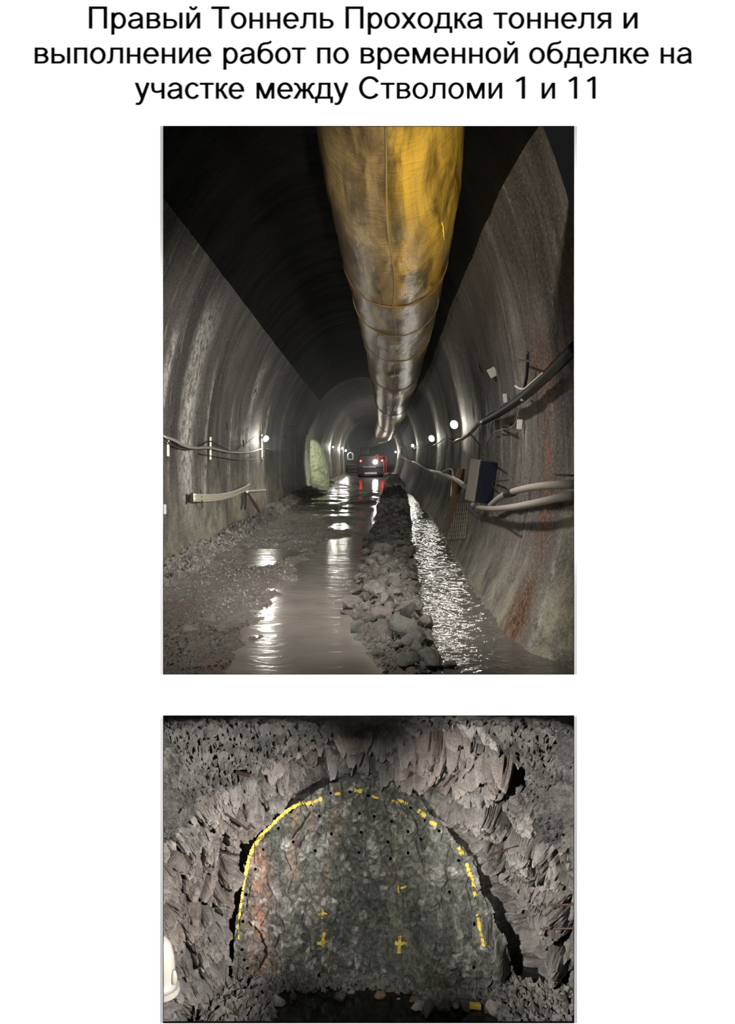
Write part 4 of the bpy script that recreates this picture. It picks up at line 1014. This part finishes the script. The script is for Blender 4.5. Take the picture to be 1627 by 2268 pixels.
blend((.55, .54, .51), clm*.95*sstep(.02, .12, b3-a3))
f4, g4, c4, _ = voro(p2*np.array((9, 6, 1)), 160)
blend((.50, .49, .46), sstep(.86, .9, c4)*sstep(.05, .15, g4-f4)*.8)
col *= (.45+1.0*cc)[:, None]*(1+.5*nB)[:, None]*(1+.35*(ca-.5))[:, None]*(1+.5*fbm(p2*20, 3, 170))[:, None]
t = NT('face_rock'); p = t.pos(); nn = t.noise(p, 16, 7, .72)
c = t.mix(t.ramp(nn, .3, .7), t.mix(.55, t.attr('tone'), (.01, .01, .01)), t.mix(.25, t.attr('tone'), (.45, .43, .4)))
t.bump(t.math('ADD', nn, t.noise(t.mapv(p, (7, 7, 3)), 5, 6, .7)), .8, .05)
M['face'] = t.set(col=c, rough=.55, spec=.5)
ang = np.arctan2(pyy-1990, pxx-830); fa = np.arctan2(FA[:, 1]-1990, FA[:, 0]-830); fr_ = np.hypot(FA[:, 1]-1990, FA[:, 0]-830)
od = np.argsort(fa); lim = np.interp(ang, fa[od], fr_[od], period=2*np.pi)
okv = (np.hypot(pyy-1990, pxx-830) < lim+4+16*fbm(p2*2.5, 3, 181)+8*(cb-.5))
Qf = gridq(NX, NZ); Qf = Qf[okv[Qf].all(1)]
face = npmesh('wall_back', np.stack([gx, fy, gz_], 1), Qf, M['face'], None, False, {'tone': np.clip(col, 0, 1)})
setp(face, kind='structure')
face_pt = lambda px, py, o_=.012: (lambda q: (lambda p_: np.array((q[0], face_y(p_)[0][0]-o_, q[2])))(np.array([[q[0], q[2], 0]])))(P(px, py, FY))
# sprayed yellow marks
M['yellow'] = simple('yellow_spray_paint', (.72, .55, .10), .8, vary=.35, scale=30)
def mark(name, pts, wpx, lab, seed, gap=.12, par=None):
    g_ = np.random.default_rng(seed); n = max(3, int(sum(math.dist(pts[i], pts[i+1]) for i in range(len(pts)-1))/2.2))
    d = np.r_[0, np.cumsum([math.dist(pts[i], pts[i+1]) for i in range(len(pts)-1)])]; s = np.linspace(0, d[-1], n)
    xs = np.interp(s, d, [p_[0] for p_ in pts]); ys = np.interp(s, d, [p_[1] for p_ in pts])
    tx = np.gradient(xs); ty = np.gradient(ys); l_ = np.hypot(tx, ty)+1e-9
    ww = wpx*(.55+.75*g_.random(n)); V = []; Fc = []
    for i in range(n):
        for k in (-1, -.33, .33, 1):
            px_, py_ = xs[i]-ty[i]/l_[i]*ww[i]/2*k, ys[i]+tx[i]/l_[i]*ww[i]/2*k; V.append((px_, py_))
    Pw = np.array([P(a, b, FY) for a, b in V]); yy = face_y(np.stack([Pw[:, 0], Pw[:, 2], Pw[:, 0]*0], 1))[0]-.02; Pw[:, 1] = yy
    for i in range(n-1):
        if g_.random() < gap: continue
        Fc += [(i*4+k, i*4+k+1, (i+1)*4+k+1, (i+1)*4+k) for k in range(3)]
    m = MB(); m.add(Pw, Fc); o = m.build(name, M['yellow'], par)
    return o if par is not None else setp(o, lab, 'paint mark')
def cpx(pts): c = face_pt(*pts); return c
ARC = [(532, 2065), (533, 2020), (538, 1980), (546, 1930), (554, 1890), (565, 1862), (585, 1838), (610, 1815), (632, 1795), (650, 1782), (680, 1768), (715, 1754)]
ROW = [
 (ARC[:4], 5, 'yellow paint line up the lower flank of the rock face, beside the rust band', .18),
 (ARC[3:], 8, 'long unbroken yellow paint arc along the shoulder of the rock face', .03),
 ([(742, 1751), (754, 1749)], 6, 'faint yellow dash at the crown next to the long arc', .1),
 ([(784, 1746), (802, 1747)], 9, 'yellow dash at the crown of the face, first past the middle', .0),
 ([(822, 1751), (838, 1754)], 7, 'yellow dash at the crown of the face, second past the middle', .0),
 ([(866, 1764), (882, 1768), (902, 1775)], 6, 'thin yellow dash below the overhang after the crown', .2),
 ([(924, 1788), (934, 1797), (942, 1803)], 8, 'yellow dash on the shoulder opposite the long arc', .1),
 ([(950, 1813), (965, 1817)], 8, 'short yellow dash under the overhanging lump', .0),
 ([(1012, 1865), (1022, 1884)], 8, 'yellow smear above the pale stone on the flank', .1),
 ([(1030, 1900), (1036, 1922), (1042, 1930), (1046, 1952)], 8, 'longest yellow streak on the flank beside the dark cleft', .1),
 ([(1047, 1964), (1050, 1974)], 7, 'small yellow dab below the longest streak of that flank', .0),
 ([(1053, 2012), (1056, 2032), (1061, 2054)], 7, 'yellow streak on the protruding block low on the flank', .15)]
for k, (pts, w, lab, gap) in enumerate(ROW): mark('paint_mark', pts, w, lab, 200+k, gap)
CR = [((714, 2014), [[(715, 2000), (714, 2026)], [(704, 2013), (725, 2014)]], 5, 'upper yellow plus sign on the rock face, above its twin'),
      ((717, 2070), [[(718, 2052), (716, 2086)], [(704, 2073), (729, 2070)]], 7, 'lower yellow plus sign on the rock face, under its twin'),
      ((883, 2070), [[(884, 2053), (882, 2092)], [(873, 2070), (900, 2072)]], 8, 'broad yellow plus sign beside the dark lower middle of the face'),
      ((890, 1956), [[(886, 1957), (899, 1956)], [(881, 1950), (881, 1966)]], 4, 'worn yellow corner mark above the broad plus sign')]
for k, (c_, st, w, lab) in enumerate(CR):
    e_ = empty('paint_cross', face_pt(*c_), lab, 'paint mark')
    for j, pts in enumerate(st): mark('paint_stroke', pts, w, '', 300+k*5+j, .03, e_)
# drill holes: short dark collars let into the face
HOLES = [(733, 1749), (775, 1750), (815, 1751), (690, 1768), (748, 1790), (796, 1792), (708, 1798), (645, 1794), (735, 1836), (800, 1834), (617, 1831), (585, 1870), (651, 1855), (700, 1872), (795, 1878), (568, 1914), (908, 1785), (940, 1812), (828, 1796), (866, 1808), (902, 1830), (970, 1830), (858, 1850), (930, 1855), (902, 1877), (864, 1895), (1013, 1895), (548, 1971), (542, 2025), (540, 2088), (543, 2118), (551, 2131), (707, 2141), (993, 1966), (1044, 2022), (1040, 2101)]
for px_, py_ in HOLES:
    c_ = face_pt(px_, py_, .010); m = MB()
    m.tube([c_+np.array((0, .1, 0)), c_+np.array((0, -.006, 0)), c_+np.array((0, -.006, 0)), c_+np.array((0, .085, 0))], [.024, .024, .018, .016], 9, True)
    o = m.build('drill_hole', M['reveal']); 
    setp(o, 'blast hole '+('just under the crown' if py_ < 1775 else 'in the upper part' if py_ < 1850 else 'in the middle height' if py_ < 1960 else 'in the lower part')+' of the face, '+('inside the long yellow arc' if px_ < 680 else 'above the yellow plus signs' if px_ < 890 else 'towards the dark cleft'), 'drill hole', 'blast holes in the rock face')
# steel bolts in the rim
def rimhit(px_, py_):
    """nearest rim vertex to a sight line"""
    u_ = HX+V3[:, 0]*F/V3[:, 1]; v_ = HY-(V3[:, 2]-H)*F/V3[:, 1]
    d = (u_-px_)**2+(v_-py_)**2; near = np.where(d < 16)[0]
    if len(near) == 0: near = [int(np.argmin(d))]
    k = near[int(np.argmin(V3[near, 1]))]; return V3[k]
for a, b, r0, lab in [((497, 1805), (549, 1838), .018, 'rusty bolt pointing down across the rim, upper of the pair beside the arc'), ((486, 1884), (527, 1894), .018, 'rusty bolt lying almost level in the rim, lower of the pair beside the arc'), ((524, 1708), (556, 1718), .035, 'flat steel strip at the edge of the rough concrete'), ((1122, 1828), (1073, 1850), .018, 'steel bolt standing from the bright rim, upper of the two by the cleft'), ((1148, 1874), (1084, 1894), .018, 'steel bolt standing from the bright rim, lower of the two by the cleft'), ((1004, 1720), (982, 1742), .016, 'short bolt under the crown at the bright rim'), ((1205, 2006), (1272, 2003), .016, 'level bolt crossing the dark ledge at the edge of the opening, upper one'), ((1198, 2056), (1272, 2056), .016, 'level bolt crossing the dark ledge at the edge of the opening, lower one')]:
    A_, B_ = rimhit(*a), rimhit(*b); Ym = min(A_[1], B_[1])-.12
    m = MB(); m.tube([A_, P(b[0], b[1], (A_[1]+Ym)/2-.1)], r0, 6); setp(m.build('rock_bolt', M['rod']), lab, 'bolt')
# ramp under the view and the sump at the foot of the face
zw = P(800, 2203, 13.55)[2]
m = MB(); ry = [(6.12, -3.9), (8, -5.3), (11.5, -7.2), (13.0, zw-.25), (14.4, zw-.3)]
m.add([(x, y, z) for y, z in ry for x in (-4.5, 4.5)], [(2*k, 2*k+1, 2*k+3, 2*k+2) for k in range(4)]); setp(m.build('floor_ramp', M['mud']), kind='structure')
m = MB(); a_, b_ = -2.6, 3.0; m.add([(a_, 12.6, zw), (b_, 12.6, zw), (b_, 14.3, zw), (a_, 14.3, zw)], [(0, 1, 2, 3)])
setp(m.build('sump_water', M['sump']), 'dark still pool at the foot of the rock face', 'water')
# rubble at the edge of the pool
LOW = [(736, 2215, 0, 0), ]
SL = [(541, 2215, 26, 'stone_rust', 'brownish block among the rubble at the near bank of the pool'), (575, 2203, 20, 'stone_pale', 'pale upright stone on the bank under the slanting rusty vein'), (580, 2217, 16, 'stone_rust', 'small reddish stone beside the pale upright one'), (617, 2217, 30, 'stone_pale', 'flat pale stone at the water edge under the slanting vein'), (566, 2222, 13, 'stone_pale', 'little pale chip below the upright stone'), (545, 2250, 24, 'stone_pale', 'wet pale stone lowest on the bank'), (753, 2208, 30, 'stone', 'dark mound of stone standing in the pool at mid face'), (777, 2199, 14, 'stone_pale', 'small white stone behind the dark mound'), (926, 2196, 30, 'stone_pale', 'tall pale block standing at the pool edge, biggest of its row'), (913, 2207, 20, 'stone_rust', 'flat reddish stone leaning on the tall pale block'), (946, 2211, 34, 'stone', 'long grey slab just past the tall pale block'), (982, 2209, 28, 'stone', 'grey slab between the long slab and the white cube stone'), (1010, 2217, 20, 'stone_pale', 'squarish white stone in the pool by the yellow marked stones'), (1036, 2212, 34, 'stone', 'grey stone right behind the yellow marked piece'), (1078, 2214, 24, 'stone', 'dark stone between yellow piece and broad pale stone'), (1098, 2211, 42, 'stone_pale', 'broad pale green stone at the far corner of the pool'), (882, 2213, 8, 'stone_pale', 'tiny white stone alone at the pool edge'), (933, 2229, 15, 'stone_pale', 'small stone standing alone in the pool'), (842, 2206, 24, 'stone_rust', 'low reddish stone at the foot of the dark middle'), (1120, 2236, 18, 'stone', 'dark stone on the bank below the broad pale stone'), (1010, 2200, 16, 'stone', 'grey stone tucked behind the squarish white one'), (650, 2208, 18, 'stone', 'dark stone at the foot of the slanting vein')]
lowtaken = []
for k, (px_, py_, sz, mk, lab) in enumerate(SL):
    zc = zw+.25*.5*sz*FY/F; Y = (H-zc)*F/(py_-HY); r0 = .5*sz*13.5/F; q = P(px_, py_, Y); Y = min(Y, float(face_y(np.array([[q[0], zw+.1, 0]]))[0][0])-.75*r0-.17); q = P(px_, py_, Y)
    lowtaken.append((q[0], Y, r0)); stone(SH[mk][(k*5) % 6], (q[0], Y, zw+.38*r0), r0*1.3, lab)
q = G(1052, 2219, zw); q = P(1052, 2224, 13.2); q[1] = min(q[1], float(face_y(np.array([[q[0], zw+.1, 0]]))[0][0])-.22)
m = MB(); m.box((q[0], q[1], zw+.05), (.19, .08, .085), np.array(((.99, 0, .13), (0, 1, 0), (-.13, 0, .99))), .012); setp(m.build('yellow_block', M['yellow']), 'yellow painted block lying at the pool edge', 'block')
g_ = np.random.default_rng(77); n = 2600
px_ = 530+620*g_.random(n); w_ = .0+.16*g_.random(n)**1.5
xx = (px_-HX)*FY/F; zb = zw+.15-.95*w_; Yp = face_y(np.stack([xx, np.full(n, zw+.1), xx*0], 1))[0]-.02-w_; ok = zb > zw-.02
scatter('rubble', np.stack([xx, Yp, zb], 1)[ok], (.012+.05*g_.random(n)**2.5)[ok], M['chips'], 78, 'loose chips and muck banked against the foot of the rock face')
n = 750
for lab, xa, xb, sd_ in (('loose rubble on the bank where the rim meets the pool, rusty vein side', 450, 600, 81), ('loose rubble on the bank where the rim meets the pool, broad pale stone side', 1105, 1275, 83)):
    g_ = np.random.default_rng(sd_); pp = np.array([P(xa+(xb-xa)*g_.random(), 0, 13.4-0*i) for i in range(n)])
    yv = 12.55+1.15*g_.random(n); pp[:, 0] = ((xa+(xb-xa)*g_.random(n))-HX)*yv/F; pp[:, 1] = yv; pp[:, 2] = zw+.02+.12*g_.random(n)
    scatter('rubble', pp, .03+.11*g_.random(n)**2.5, M['chips'], sd_+1, lab)
# white plastic lamp shell at the edge of the view
wy = 10.6; c_ = P(361, 2140, wy); s_ = wy/F
sh = empty('white_casing', P(358, 2195, wy), 'white plastic casing with a flat base, cut by the edge of the lower opening', 'casing')
m = MB(); ring = []
prof_ = [(2075, 8), (2092, 20), (2120, 27), (2150, 29), (2180, 29), (2184, 33)]
m.tube([P(358, y, wy) for y, _ in prof_], [r*s_ for _, r in prof_], 20); m.build('body', M['white_plastic'], sh, True)
m = MB(); m.tube([P(385, y, wy-.06) for y in (2148, 2155, 2165, 2176, 2179)], [r*s_ for r in (2.5, 5.5, 7.5, 6.5, 4)], 12); m.build('lug', M['white_plastic'], sh, True)
m = MB(); m.tube([P(358, 2184, wy), P(358, 2193, wy), P(358, 2195.5, wy)], [38*s_, 39*s_, 39.5*s_], 22); m.build('base', M['white_plastic'], sh)

# thin dust haze standing in the far part of the tunnel
t = bpy.data.materials.new('dust_haze'); t.use_nodes = True; nt = t.node_tree; nt.nodes.clear()
o_ = nt.nodes.new('ShaderNodeOutputMaterial'); v_ = nt.nodes.new('ShaderNodeVolumeScatter'); v_.inputs['Color'].default_value = (.86, .93, 1, 1)
v_.inputs['Density'].default_value = .007; v_.inputs['Anisotropy'].default_value = .35
nt.links.new(v_.outputs[0], o_.inputs['Volume'])
m = MB(); ys = np.linspace(18, 108, 31); us = np.linspace(.13, .87, 26)
for y in ys:
    x_, z_, nx_, nz_ = prof(us, y); c_ = (lerp(y, XL)+lerp(y, XR))/2
    m.v += [((a-c_)*.93+c_, float(y), 1.0+(b-1.0)*.95) for a, b in zip(x_, z_)]
m.f += [(r*26+k, r*26+(k+1) % 26, (r+1)*26+(k+1) % 26, (r+1)*26+k) for r in range(30) for k in range(26)]
m.f += [tuple(range(26))[::-1], tuple(30*26+k for k in range(26))]
hz = m.build('haze', t); setp(hz, 'thin grey dust haze hanging in the far part of the tunnel', 'haze', None, 'stuff')
